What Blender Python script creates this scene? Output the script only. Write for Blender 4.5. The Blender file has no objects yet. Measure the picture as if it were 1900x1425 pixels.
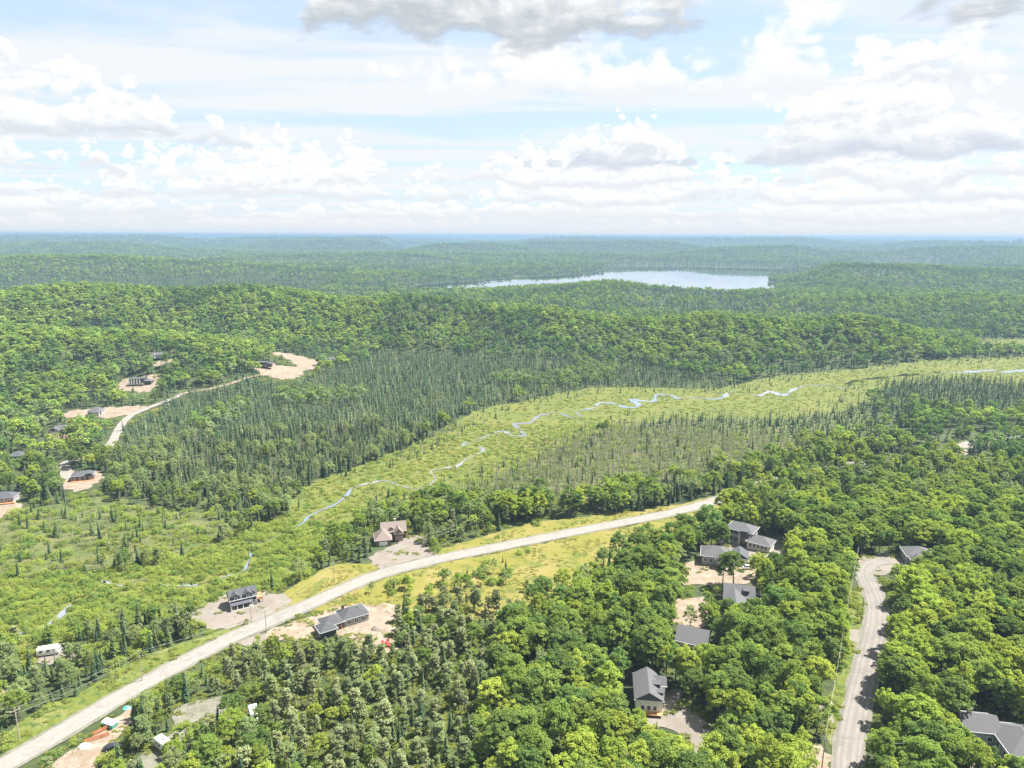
import bpy, math, random
import numpy as np
from mathutils import Vector, Matrix, geometry
R = math.radians
scene = bpy.context.scene
COL = scene.collection

# ------------------------------------------------------------------ camera
CAMZ = 140.0
PITCH = R(11.82)
cam_data = bpy.data.cameras.new('camera'); cam = bpy.data.objects.new('camera', cam_data); COL.objects.link(cam)
cam.location = (0, 0, CAMZ)
cam.rotation_euler = (Matrix.Rotation(R(90) - PITCH, 3, 'X') @ Matrix.Rotation(R(0.22), 3, 'Z')).to_euler()
cam_data.sensor_width = 36; cam_data.lens = 1317 / 1900 * 36
cam_data.clip_start = 1; cam_data.clip_end = 120000
scene.camera = cam

# ------------------------------------------------------------------ render and exposure
scene.render.engine = 'CYCLES'
cy = scene.cycles
cy.max_bounces = 5; cy.diffuse_bounces = 3; cy.glossy_bounces = 2; cy.transmission_bounces = 3; cy.volume_bounces = 0; cy.transparent_max_bounces = 8
cy.caustics_reflective = False; cy.caustics_refractive = False
cy.use_denoising = True
try:
    cy.denoiser = 'OPENIMAGEDENOISE'; cy.denoising_input_passes = 'RGB_ALBEDO_NORMAL'; cy.denoising_prefilter = 'NONE'
except Exception:
    pass
cy.sample_clamp_indirect = 4
vs = scene.view_settings
vs.view_transform = 'Standard'; vs.look = 'None'; vs.gamma = 1; vs.exposure = EXPOSURE = 1.85; vs.use_curve_mapping = False

# ------------------------------------------------------------------ sun and sky
SUN_EL, SUN_AZ = R(59), R(74)          # azimuth measured clockwise from +Y (the way the camera looks)
sd = Vector((math.sin(SUN_AZ) * math.cos(SUN_EL), math.cos(SUN_AZ) * math.cos(SUN_EL), math.sin(SUN_EL)))
sun_data = bpy.data.lights.new('sun', 'SUN'); sun = bpy.data.objects.new('sun', sun_data); COL.objects.link(sun)
sun_data.energy = 4.9; sun_data.angle = R(0.55); sun_data.color = (1.0, 0.95, 0.86)
sun.rotation_euler = (-sd).to_track_quat('-Z', 'Y').to_euler(); sun.location = (0, 0, 400)

world = bpy.data.worlds.new('World'); scene.world = world; world.use_nodes = True
def N(nt, typ, **kw):
    n = nt.nodes.new(typ)
    ins = kw.pop('ins', {})
    for k, v in kw.items(): setattr(n, k, v)
    for k, v in ins.items():
        if hasattr(v, 'is_output'): nt.links.new(v, n.inputs[k])
        else: n.inputs[k].default_value = v
    return n
def M_(nt, op, a, b=None, c=None, clamp=False):
    n = nt.nodes.new('ShaderNodeMath'); n.operation = op; n.use_clamp = clamp
    for i, v in enumerate((a, b, c)):
        if v is None: continue
        if hasattr(v, 'is_output'): nt.links.new(v, n.inputs[i])
        else: n.inputs[i].default_value = v
    return n.outputs[0]
def V_(nt, op, a, b=None, s=None):
    n = nt.nodes.new('ShaderNodeVectorMath'); n.operation = op
    for i, v in enumerate((a, b)):
        if v is None: continue
        if hasattr(v, 'is_output'): nt.links.new(v, n.inputs[i])
        else: n.inputs[i].default_value = v
    if s is not None:
        if hasattr(s, 'is_output'): nt.links.new(s, n.inputs['Scale'])
        else: n.inputs['Scale'].default_value = s
    return n.outputs['Value'] if op in ('LENGTH', 'DOT_PRODUCT') else n.outputs[0]
def MIX(nt, f, a, b):
    n = nt.nodes.new('ShaderNodeMix'); n.data_type = 'RGBA'
    for k, v in ((0, f), (6, a), (7, b)):
        if hasattr(v, 'is_output'): nt.links.new(v, n.inputs[k])
        else: n.inputs[k].default_value = v
    return n.outputs[2]
def MR(nt, v, a, b, c=0.0, d=1.0, smooth=True):
    n = nt.nodes.new('ShaderNodeMapRange'); n.interpolation_type = 'SMOOTHSTEP' if smooth else 'LINEAR'
    nt.links.new(v, n.inputs[0])
    for i, q in enumerate((a, b, c, d)):
        if hasattr(q, 'is_output'): nt.links.new(q, n.inputs[i + 1])
        else: n.inputs[i + 1].default_value = q
    return n.outputs[0]

SKY_STRENGTH = 0.10
def build_sky():
    nt = world.node_tree
    for n in list(nt.nodes): nt.nodes.remove(n)
    out = N(nt, 'ShaderNodeOutputWorld'); bg = N(nt, 'ShaderNodeBackground', ins={'Strength': SKY_STRENGTH})
    W = 1.0 / (2 ** EXPOSURE) / SKY_STRENGTH            # the value that shows as paper white
    def tone(r, g, b): return (r * W, g * W, b * W, 1)
    sky = N(nt, 'ShaderNodeTexSky', sky_type='NISHITA', sun_disc=False, sun_elevation=SUN_EL, sun_rotation=SUN_AZ, altitude=300.0, air_density=1.0, dust_density=1.0, ozone_density=1.5)
    tc = N(nt, 'ShaderNodeTexCoord'); D = tc.outputs['Generated']
    sep = N(nt, 'ShaderNodeSeparateXYZ', ins={0: D}); dz = sep.outputs[2]
    el = M_(nt, 'MAXIMUM', dz, 0.012)
    base = MIX(nt, 0.80, sky.outputs[0], tone(0.55, 0.715, 0.92))
    # ---- high thin streaks: a sheet 7 km up
    ph = V_(nt, 'SCALE', D, s=M_(nt, 'DIVIDE', 7.0, M_(nt, 'ADD', el, 0.03)))
    mp = N(nt, 'ShaderNodeMapping', ins={'Vector': ph, 'Rotation': (0, 0, R(62)), 'Scale': (0.045, 0.13, 0.0), 'Location': (3.1, 1.7, 0)})
    n1 = N(nt, 'ShaderNodeTexNoise', noise_dimensions='2D', ins={'Vector': mp.outputs[0], 'Scale': 1.0, 'Detail': 5.0, 'Roughness': 0.56, 'Distortion': 0.4})
    cir = MR(nt, n1.outputs[0], 0.35, 0.62, 0.15, 0.95)
    colr = MIX(nt, cir, base, tone(0.93, 0.955, 0.985))
    # ---- heaped clouds: banks at rising elevations, far ones first
    az = M_(nt, 'ARCTAN2', sep.outputs[0], sep.outputs[1])
    off = tuple(Vector((sd.x, -sd.y * 0.2, sd.z)).normalized() * 0.014)
    def fbm(v, sc, det, rough=0.55):
        return N(nt, 'ShaderNodeTexNoise', noise_dimensions='3D', ins={'Vector': v, 'Scale': sc, 'Detail': det, 'Roughness': rough}).outputs[0]
    def heap(v, sc):
        b1 = M_(nt, 'ABSOLUTE', M_(nt, 'SUBTRACT', fbm(v, sc, 0.0), 0.5)); b2 = M_(nt, 'ABSOLUTE', M_(nt, 'SUBTRACT', fbm(v, sc * 2.3, 0.0), 0.5))
        b3 = M_(nt, 'ABSOLUTE', M_(nt, 'SUBTRACT', fbm(v, sc * 5.1, 2.0), 0.5))
        return M_(nt, 'ADD', M_(nt, 'MULTIPLY_ADD', b2, 0.6, b1), M_(nt, 'MULTIPLY', b3, 0.42))
    flat = V_(nt, 'MULTIPLY', D, (1, 1, 1.5))
    H = {}
    for key, sc, o in (('far', 30.0, 0.45), ('near', 15.0, 1.0)):
        H[key] = (heap(flat, sc), heap(V_(nt, 'ADD', flat, tuple(c * o for c in off)), sc))
    lowf = fbm(D, 5.5, 3.0); lowg = fbm(V_(nt, 'ADD', D, (3.3, 1.1, 0.7)), 9.0, 3.0)
    soft = fbm(V_(nt, 'MULTIPLY', D, (1, 1, 3.0)), 16.0, 4.0, 0.6)
    cur = colr
    for (bz, hs, key, low, amp, bias, bumps, dark, edge) in BANKS:
        g, gl = H[key]
        lw = lowf if low == 0 else lowg
        d = M_(nt, 'MULTIPLY_ADD', lw, amp, bias - 0.5 * amp)
        for (a0, w, am) in bumps:
            q = M_(nt, 'MULTIPLY_ADD', az, 1 / R(w), -a0 / w)
            d = M_(nt, 'ADD', d, MR(nt, M_(nt, 'MULTIPLY', q, q), 0.0, 1.6, am, 0.0))
        t = M_(nt, 'MULTIPLY_ADD', dz, 1 / hs, -bz / hs)
        t = M_(nt, 'MULTIPLY_ADD', M_(nt, 'SUBTRACT', lowg if low == 0 else lowf, 0.5), 1.1 if bz < 0.09 else 0.35, t)
        d = M_(nt, 'SUBTRACT', d, t)
        da = M_(nt, 'MULTIPLY_ADD', g, 1.9, M_(nt, 'SUBTRACT', d, 0.12))
        al = MR(nt, da, 0.12, 0.12 + edge, 0.0, 1.0)
        al = M_(nt, 'MULTIPLY', al, MR(nt, M_(nt, 'MULTIPLY_ADD', M_(nt, 'SUBTRACT', soft, 0.5), 0.34, t), -0.06, 0.06))
        rel = MR(nt, M_(nt, 'SUBTRACT', g, gl), -0.20, 0.10)
        up = MR(nt, M_(nt, 'MULTIPLY_ADD', soft, 0.5, M_(nt, 'SUBTRACT', t, 0.25)), -0.03, 0.30)
        core = MR(nt, da, 0.3, 1.7, 1.0, 0.8)
        lit = M_(nt, 'MULTIPLY', M_(nt, 'MULTIPLY_ADD', rel, 0.55, 0.45), M_(nt, 'MULTIPLY', up, core))
        c = MIX(nt, lit, tone(*dark), tone(1.08, 1.08, 1.075))
        cur = MIX(nt, al, cur, c)
    cloudy = cur
    # distant air in front of the far clouds, whitening towards the horizon all round
    hz = MR(nt, dz, -0.005, 0.055, 0.95, 0.0)
    final = MIX(nt, hz, cloudy, tone(0.86, 0.885, 0.91))
    nt.links.new(final, bg.inputs[0]); nt.links.new(bg.outputs[0], out.inputs[0])
    world.cycles.sampling_method = 'MANUAL'; world.cycles.sample_map_resolution = 512
# cloud banks: sine of base elevation, heap height, grain, coverage field, its weight, bias, (azimuth deg, half-width deg, amount) masses, underside tone, edge softness
BANKS = [
    (0.006, 0.030, 'far', 1, 4.2, 0.45, [], (0.86, 0.89, 0.93), 0.20),
    (0.022, 0.042, 'far', 0, 5.0, 0.55, [], (0.84, 0.88, 0.92), 0.22),
    (0.044, 0.055, 'far', 1, 5.0, 0.40, [(6, 9, 0.5), (-18, 10, 0.3)], (0.81, 0.86, 0.91), 0.22),
    (0.066, 0.065, 'far', 0, 5.0, 0.05, [(-12, 12, 0.3), (8, 9, 0.6)], (0.82, 0.86, 0.91), 0.24),
    (0.092, 0.105, 'near', 0, 3.0, -0.45, [(24, 8, 1.25), (13, 4, 0.35), (4, 6, 0.65), (36, 5, 0.6)], (0.66, 0.73, 0.83), 0.20),
    (0.111, 0.100, 'near', 1, 3.0, -0.75, [(-31, 6, 1.35), (-21, 5, 0.75)], (0.72, 0.79, 0.86), 0.20),
    (0.175, 0.110, 'near', 1, 2.8, 0.12, [(14, 13, 0.5), (0, 9, 0.4), (-28, 12, -1.4)], (0.90, 0.925, 0.955), 0.6),
    (0.240, 0.180, 'near', 0, 1.2, 0.00, [(-5, 11, 1.1), (9, 6, 0.7), (33, 5, 0.5), (20, 6, -0.4), (-28, 12, -1.2)], (0.54, 0.60, 0.66), 0.7),
]
build_sky()


# ------------------------------------------------------------------ terrain
RIDGES = [(-900, 940, 26, -640, 1040, 44, 100),
          (-640, 1040, 50, -400, 1050, 46, 95),
          (-400, 1050, 46, -130, 1000, 32, 85),
          (-130, 1000, 32, 40, 950, 22, 66),
          (40, 950, 22, 260, 900, 21, 56),
          (260, 900, 21, 430, 880, 21, 56),
          (430, 880, 20, 560, 900, 8, 60),
          (-700, 770, 36, -340, 730, 26, 70),
          (-420, 1600, 0, -150, 1600, 4, 120),
          (60, 1600, 3, 220, 1600, 13, 90),
          (220, 1600, 12, 380, 1600, 4, 90),
          (-2100, 2300, 44, -1350, 2250, 56, 190),
          (-1350, 2250, 54, -500, 2250, 20, 180),
          (980, 2150, 44, 1250, 2200, 36, 130),
          (1250, 2200, 28, 2200, 2200, 38, 200),
          (680, 1340, 9, 900, 1350, 14, 85),
          (-480, 5000, 62, -120, 5000, 66, 210),
          (-1900, 6000, 72, -1300, 6000, 84, 260),
          (200, 5600, 70, 1100, 5400, 84, 280),
          (1250, 4300, 44, 1900, 4500, 56, 210),
          (-3500, 4800, 66, -2600, 4600, 62, 330),
          (-600, 3900, 30, 500, 4000, 22, 200),
          (-1300, 3400, 26, -500, 3500, 32, 170),
          (2500, 4100, 58, 3600, 3800, 70, 280),
          (-2600, 7600, 80, -900, 8000, 86, 380),
          (600, 8200, 84, 3000, 7800, 92, 420),
          (-5200, 7000, 76, -3800, 7400, 84, 400),
          (3600, 6200, 72, 5200, 5800, 84, 420)]
LAKES = [[(486, 3561), (794, 3529), (1236, 3263), (1014, 2753), (904, 2537), (799, 2191), (692, 1871), (580, 1784), (463, 1801), (371, 1967), (263, 2051), (73, 1947), (-94, 1784), (-229, 1784), (-304, 1871), (-276, 2096), (-152, 2242), (-45, 2381), (30, 2641), (57, 2504), (179, 2641), (346, 2876)], [(-1334, 8723), (-683, 8723), (-444, 5948), (-889, 5948)], [(2555, 5948), (2763, 5948), (2084, 4457), (1918, 4457)], [(1943, 3843), (2288, 3843), (1769, 2964), (1535, 2964)], [(9016, 13994), (9901, 13994), (6320, 8921), (5754, 8921)]]
GEO = {
    'main_road': [(-139.8, 160.7), (-134, 168.9), (-127.3, 182.1), (-118.5, 198.4), (-107.5, 215.9), (-98, 229.1), (-86.5, 241.3), (-74.1, 255.7), (-58.6, 274.1), (-39.9, 286.4), (-17, 297.6), (7.5, 308.9), (33.9, 321.2), (59.1, 332.5), (86.4, 345.7), (116.1, 366.1), (147.7, 393.7), (205.6, 424.3), (264.8, 445.8), (309.3, 466.2), (320.6, 476.4), (346.5, 488.6), (380.2, 492.7)],
    'lane': [(85.9, 155.8), (91.9, 168.3), (100.3, 182.7), (110.7, 199.3), (120.7, 214.9), (131, 231.3), (137.8, 245.7), (141.7, 259.9), (146, 273), (154.6, 281), (161.6, 282.1)],
    'hill_road': [(-259.3, 393.7), (-271.9, 412.1), (-279.8, 424.3), (-272.7, 430.4), (-269.4, 448.8), (-272.5, 464.2), (-280.7, 484.6), (-295.3, 520.4), (-300.1, 541.8), (-298.4, 561.3), (-295.6, 580.8), (-291.8, 592.1), (-289.9, 610.7), (-271.5, 628.2), (-261, 646.8), (-252, 673.7), (-231.5, 695.9), (-216.2, 717.1), (-218.4, 776.3)],
    'creek': [(-177.2, 227), (-171.7, 233.3), (-168.3, 238.3), (-168.9, 246.5), (-168.9, 251.7), (-165.8, 256.8), (-163.4, 261.9)],
    'river': [(-168.1, 268.9), (-158.1, 264.9), (-155.7, 266.9), (-152.4, 270), (-140.9, 265.9), (-133.6, 265.9), (-128.6, 265.9), (-123.7, 270), (-117.7, 275.1), (-113.9, 280.2), (-114.6, 287.4), (-116.4, 295.6), (-117.8, 305.8), (-112.3, 311.9), (-111, 318.1), (-107.7, 324.2), (-103.6, 328.2), (-102.8, 337.4), (-100.3, 343.6), (-95.8, 350.7), (-93.4, 354.8), (-90.3, 369.1), (-89.8, 380.4), (-82.1, 387.5), (-73.7, 392.6), (-65.4, 385.5), (-54.7, 379.4), (-48.2, 383.4), (-44.8, 397.7), (-49.2, 408.9), (-41.1, 416.1), (-33.7, 419.2), (-29.5, 432.5), (-21.5, 445.8), (-19.1, 454.9), (-28, 466.2), (-33.5, 461), (-31.3, 471.3), (-23.7, 476.4), (-15.5, 492.7), (-5.9, 499.9), (-0.8, 489.7), (8.9, 488.6), (5.2, 507), (2, 521.3), (11.5, 522.4), (15.8, 528.5), (19.5, 540.7), (27.2, 552), (37.3, 554.1), (48.1, 538.7), (54.9, 543.8), (51.8, 556.1), (59.3, 566.3), (69.1, 574.5), (74.1, 589.8), (86, 589.8), (93.2, 576.5), (102.3, 574.5), (107, 585.7), (104.5, 604.1), (114.2, 598), (122.6, 598), (130.1, 621.5), (142.2, 623.5), (145.4, 610.2), (164, 612.3), (175.2, 606.2), (186.4, 612.3), (199.4, 634.8), (212.7, 634.8), (221.5, 621.5), (237.4, 638.9), (243.6, 623.5), (265.5, 651.1), (281.9, 665.4), (303.9, 668.5), (308.8, 656.2), (317.4, 656.2), (336.4, 685.9), (378.3, 708.3), (434.4, 729.8), (477.7, 736), (513.1, 748.2), (518.2, 737), (549.7, 749.2), (587.7, 761.5)],
    'marsh': [(-221.6, 265.9), (-211.4, 269.9), (-192.3, 275.1), (-170.8, 277.2), (-151.5, 284.3), (-136.1, 303.7), (-122.8, 322.1), (-113.3, 342.6), (-119.3, 382.4), (-100.3, 405.9), (-74.6, 448.8), (-57.5, 486.6), (-38.5, 545.9), (-22.4, 572.4), (23.8, 610.2), (65.7, 651.1), (127.8, 658.3), (190.7, 646), (241.9, 694), (312, 733.9), (378.5, 754.5), (449.3, 777.6), (527.3, 806.1), (657.2, 846.5), (510, 652.2), (465.7, 684.9), (394.1, 679.7), (351, 657.3), (307, 593.9), (265.4, 557.3), (229.7, 533.4), (185.2, 525.2), (146.2, 533.4), (102.9, 525.2), (70.4, 497.9), (40.5, 467.2), (10, 421.3), (-15.4, 386.7), (-37.8, 363.2), (-59.6, 354), (-71.5, 341.8), (-77.7, 326), (-86.4, 303.3), (-83.2, 273.7), (-97.4, 262.2), (-111.5, 254.1), (-118.7, 241.8), (-138.7, 237.7), (-151.9, 226.5), (-176.7, 221.4), (-187.1, 220.3)],
    'upper_marsh': [(584.2, 908), (664.8, 987.6), (743.9, 962.2), (648.8, 835.2), (609.4, 853.1), (574.1, 859.7)],
    'bog': [(-276.6, 346.6), (-260.4, 339.4), (-244.9, 353.8), (-228, 369.1), (-194.4, 349.7), (-167.7, 346.6), (-142.5, 339.4), (-133.2, 322.1), (-137, 305.8), (-152, 285.3), (-172, 279.2), (-193, 276.1), (-211.4, 270), (-223.2, 268)],
    'snags': [(-38.4, 368.9), (-15.7, 393.5), (10.2, 427.1), (41, 473.1), (71.9, 508.9), (126.2, 537.3), (189.3, 537.3), (234.7, 545.5), (293.2, 578.4), (277.8, 526.1), (222.2, 479.1), (171.6, 434.2), (119.7, 396.4), (75.4, 377.9), (37.5, 360.6), (2.8, 352.4), (-24.9, 344.3)],
    'snags_far': [(4.6, 595.9), (24, 616.4), (77.2, 663.4), (147.8, 680.7), (202.8, 688.9), (229.5, 688.9), (190.7, 646), (127.8, 658.3), (65.7, 651.1), (28.2, 602.1)],
    'spruce': [(-304.1, 516.2), (-289.5, 599.3), (-259.7, 670.8), (-185.8, 686.6), (-182.4, 764.3), (-148.8, 843.5), (-31.5, 821.7), (90.5, 784.6), (211.7, 684.4), (190.7, 646), (130, 670.5), (66.6, 660.3), (-22.5, 576.5), (-38.5, 545.9), (-57.5, 486.6), (-74.6, 448.8), (-100.3, 405.9), (-119.3, 382.4), (-113.3, 342.6), (-135.9, 329.2), (-146.5, 342.6), (-187.1, 357.8), (-236.1, 405.9), (-277, 461)],
    'spruce_right': [(347.5, 659.5), (402.6, 694.3), (476.4, 700.4), (526.1, 672.8), (419.5, 532), (377.8, 544.3), (337.9, 563.7), (307.5, 572.5)],
    'pines': [(-96.5, 200.1), (-91.8, 214), (-71.1, 217.1), (-50.8, 225.3), (-42.7, 245.3), (-18.5, 248.5), (-2, 244.4), (6.2, 247.6), (1.9, 229.5), (-9, 213.1), (-11.1, 185.5), (-15.5, 160.6), (-19.6, 147.3), (-51.2, 148.1), (-66.3, 178.9), (-93.1, 191.1)],
    'meadow_north': [(-36.1, 294.5), (-29.6, 302.8), (-20.2, 310.9), (-7.8, 320.1), (13.4, 332.4), (29.9, 336.5), (61.3, 345.7), (95.2, 359), (117.9, 372.2), (116, 361), (58.6, 329.4), (7.5, 305.9), (-16.8, 294.6), (-32.3, 292.5)],
    'meadow_south': [(-79.4, 244.5), (-66.4, 258.8), (-55.4, 269), (-39.4, 282.3), (-16.7, 292.5), (7.4, 303.8), (33.4, 316.1), (58.3, 327.4), (85, 339.6), (114.6, 361), (106, 337.2), (90.9, 320.9), (68.8, 296.7), (41, 278.4), (23.4, 258.3), (10.2, 246), (-2, 238.7), (-18, 240.3), (-42.4, 243.3), (-59.9, 248.6)],
    'meadow_west': [(-96, 248.6), (-92.7, 260.9), (-86.8, 270), (-77.2, 285.3), (-58.8, 287.4), (-53.6, 284.4), (-59.2, 277.2), (-74.9, 258.8), (-87.5, 244.4), (-93.1, 237.3), (-97.6, 241.3)],
    'verge_west': [(-140.7, 169.9), (-145.7, 177.1), (-142.6, 186.3), (-134.7, 194.3), (-129.8, 206.6), (-121.8, 218.9), (-109.1, 228.1), (-99.1, 237.3), (-94.4, 235.3), (-104, 225), (-110.7, 214.8), (-120.2, 198.4), (-129.5, 183.1), (-136.2, 169.9)],
    'verge_lane': [(121.8, 240.5), (137.3, 257.8), (137.9, 248.7), (140.9, 246.7), (134.6, 231.3), (124.7, 214.9), (119.6, 214.9), (110.6, 200.3), (100, 184.8), (91.1, 170.3), (86.2, 169.3), (95.9, 189.9), (106.4, 205.5), (114.9, 218), (116.3, 228.2)],
    'pads': {
        'blue_house_yard': [(-121.2, 242.5), (-114.8, 251.7), (-112, 257.8), (-101.4, 260.8), (-89.9, 258.8), (-85.9, 252.7), (-88.5, 247.6), (-89.1, 244.5), (-95.1, 237.3), (-103.8, 234.3), (-113, 237.3)],
        'brown_house_drive': [(-62.2, 292.5), (-57.5, 299.7), (-52.5, 306.8), (-50.4, 312.9), (-44.6, 314), (-40, 306.8), (-36.3, 296.6), (-32.1, 290.5), (-42, 284.4), (-52.9, 280.3), (-58.5, 285.3)],
        'bungalow_yard': [(-86.4, 229.2), (-80.9, 236.3), (-71.2, 244.5), (-62.4, 250.6), (-53.9, 249.6), (-46, 249.6), (-43.4, 242.5), (-43.2, 229.2), (-47.8, 228.1), (-55.9, 230.1), (-67.5, 230.1), (-77.8, 226.1)],
        'bungalow_back': [(-55.5, 228.1), (-42.3, 229.2), (-39.5, 218), (-47.8, 218)],
        'modern_house_yard': [(96.9, 301.1), (106.8, 305.2), (123.9, 311.3), (127.5, 304.3), (120, 288.1), (110, 283), (102.7, 289), (96.3, 295)],
        'grey_house_yard': [(70.4, 274.7), (79, 283.8), (91.8, 296), (101.7, 286), (102.5, 277.9), (96.3, 262.7), (86, 260.6), (76.3, 264.5), (67.5, 262.4)],
        'wood_house_yard': [(63, 249.2), (72.6, 250.3), (81.4, 245.3), (93.9, 255.6), (93.3, 244.4), (92.1, 235.2), (84.5, 230), (76.1, 234.1), (65.3, 229.8), (60, 235.9)],
        'mid_house_yard': [(51.5, 214.4), (58.8, 218.5), (68.3, 219.6), (69.6, 214.5), (62.5, 211.3), (52.8, 208.2)],
        'lower_house_yard': [(36.5, 184.5), (44.1, 186.6), (48, 193.8), (51.9, 194.9), (53.7, 186.6), (57.6, 180.5), (58.5, 175.3), (55.2, 169.1), (49.6, 167.1), (50.4, 173.2), (46.7, 180.3), (38.9, 180.4)],
        'lower_house_side': [(29.4, 194.7), (32.6, 195.6), (34, 188.5), (30.4, 186.4)],
        'corner_house_yard': [(127, 173.6), (130.3, 170.5), (125.6, 163.2), (119.3, 161), (121.6, 168.3)],
        'lane_end': [(148.2, 282.1), (159.4, 289.1), (169.5, 288.1), (169.1, 279.1), (158, 269), (148.6, 268), (143.6, 269)],
        'lane_drive_upper': [(114, 226.2), (118.6, 225.2), (122.4, 222.1), (119.5, 216.9), (115.3, 218), (113.2, 223)],
        'lane_drive_lower': [(92.1, 189.9), (97.1, 191), (96, 184.8), (93.2, 179.6), (91.2, 182.7)],
        'lane_drive_bottom': [(83.9, 174.4), (86.1, 174.4), (84.3, 168.3), (87.2, 168.3), (84.5, 161), (77.7, 161)],
        'hidden_drive': [(154.7, 208.8), (162.8, 209.8), (165, 206.7), (157.5, 204.6), (152.7, 204.6)],
        'trailer_yard': [(-96.7, 170.9), (-97, 181), (-99.3, 186.3), (-96.8, 191.3), (-89.8, 194.3), (-83.6, 191.3), (-82.5, 184.2), (-86.4, 182.1), (-93.4, 180), (-92.3, 170.9), (-91.4, 162.7), (-101.4, 162.7), (-101.6, 168.8)],
        'roadside_yard': [(-123.3, 165.8), (-119.7, 171.9), (-117.3, 181), (-115.4, 189.2), (-113.2, 188.2), (-111.2, 177.1), (-111.6, 170.9), (-111.3, 162.7), (-120, 160.7)],
        'camper_clearing': [(-160.4, 215.9), (-161.8, 220.9), (-156.6, 223), (-150.7, 220.9), (-144.9, 215.8), (-149.4, 212.7), (-155, 211.8)],
        'west_bare': [(-170.4, 204.6), (-163.1, 203.6), (-156, 194.3), (-161.5, 192.4)],
        'cut_terrace': [(-360.6, 544.9), (-347.5, 555.1), (-335.3, 564.4), (-312, 570.5), (-300.5, 565.4), (-301.4, 541.8), (-318.5, 534.7), (-337.7, 531.6)],
        'hill_house_pad': [(-356.1, 623.5), (-355.8, 647), (-334.8, 650.2), (-319.3, 633), (-320.5, 615.1), (-338, 612)],
        'hill_top_pad': [(-355.7, 678.3), (-332, 683.7), (-326.5, 677.1), (-350.1, 671.8)],
        'quarry_pad': [(-253, 693.5), (-258.3, 715.5), (-250.7, 730.5), (-229.7, 725.6), (-223.8, 735.7), (-248.1, 766.9), (-273.7, 790.8), (-276.4, 820.8), (-239.6, 797.9), (-211.7, 771.1), (-205.6, 739.4), (-214.7, 711.9), (-215.3, 686.3), (-225.9, 678.2), (-236.5, 686.7)],
        'low_house_pad': [(-255.5, 382.4), (-267.2, 403.8), (-261.2, 410), (-244.7, 403.8), (-236.2, 391.6), (-237.8, 378.3), (-242.3, 373.2)],
        'gable_house_pad': [(-326.5, 484.6), (-337.5, 508.1), (-321.2, 500.9), (-311.3, 484.6), (-313.8, 473.3)],
        'edge_house_pad': [(-271, 346.6), (-261.2, 354.8), (-256.3, 349.7), (-254.8, 335.4), (-260.7, 332.3)],
        'far_road_pit': [(295.5, 450.9), (314.4, 471.3), (309.8, 461), (296.6, 445.8)],
        'road_pulloff': [(-96.4, 225), (-92.2, 229.2), (-86.8, 230.1), (-87, 225), (-91.5, 221.9)],
    },
}
def _hash(ix, iy, s):
    h = (ix * 374761393 + iy * 668265263 + s * 974634541) & 0xffffffff
    h = ((h ^ (h >> 13)) * 1274126177) & 0xffffffff
    return ((h ^ (h >> 16)) & 0xffff) / 65535.
def vnoise(x, y, s=0):
    x = np.asarray(x, float); y = np.asarray(y, float)
    ix = np.floor(x).astype(np.int64); iy = np.floor(y).astype(np.int64)
    fx = x - ix; fy = y - iy; fx = fx * fx * (3 - 2 * fx); fy = fy * fy * (3 - 2 * fy)
    a = _hash(ix, iy, s); b = _hash(ix + 1, iy, s); c = _hash(ix, iy + 1, s); d = _hash(ix + 1, iy + 1, s)
    return (a * (1 - fx) + b * fx) * (1 - fy) + (c * (1 - fx) + d * fx) * fy
def sstep(a, b, t):
    t = np.clip((t - a) / (b - a), 0, 1); return t * t * (3 - 2 * t)
def polysd(x, y, P):
    x = np.asarray(x, float); y = np.asarray(y, float)
    d = np.full(x.shape, 1e18); ins = np.zeros(x.shape, bool); n = len(P)
    for i in range(n):
        ax, ay = P[i]; bx, by = P[(i + 1) % n]
        ex, ey = bx - ax, by - ay; wx, wy = x - ax, y - ay
        t = np.clip((wx * ex + wy * ey) / (ex * ex + ey * ey + 1e-9), 0, 1)
        d = np.minimum(d, (wx - t * ex) ** 2 + (wy - t * ey) ** 2)
        ins ^= ((ay > y) != (by > y)) & (x < (bx - ax) * (y - ay) / ((by - ay) if by != ay else 1e-9) + ax)
    d = np.sqrt(d); return np.where(ins, d, -d)
def linedist(x, y, L):
    x = np.asarray(x, float); y = np.asarray(y, float); d = np.full(x.shape, 1e18)
    for (ax, ay), (bx, by) in zip(L[:-1], L[1:]):
        ex, ey = bx - ax, by - ay; wx, wy = x - ax, y - ay
        t = np.clip((wx * ex + wy * ey) / (ex * ex + ey * ey + 1e-9), 0, 1)
        d = np.minimum(d, (wx - t * ex) ** 2 + (wy - t * ey) ** 2)
    return np.sqrt(d)
def lakemask(x, y, P):
    return polysd(x, y, P) + (vnoise(np.asarray(x) / 70, np.asarray(y) / 70, 5) - .5) * 40
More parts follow.
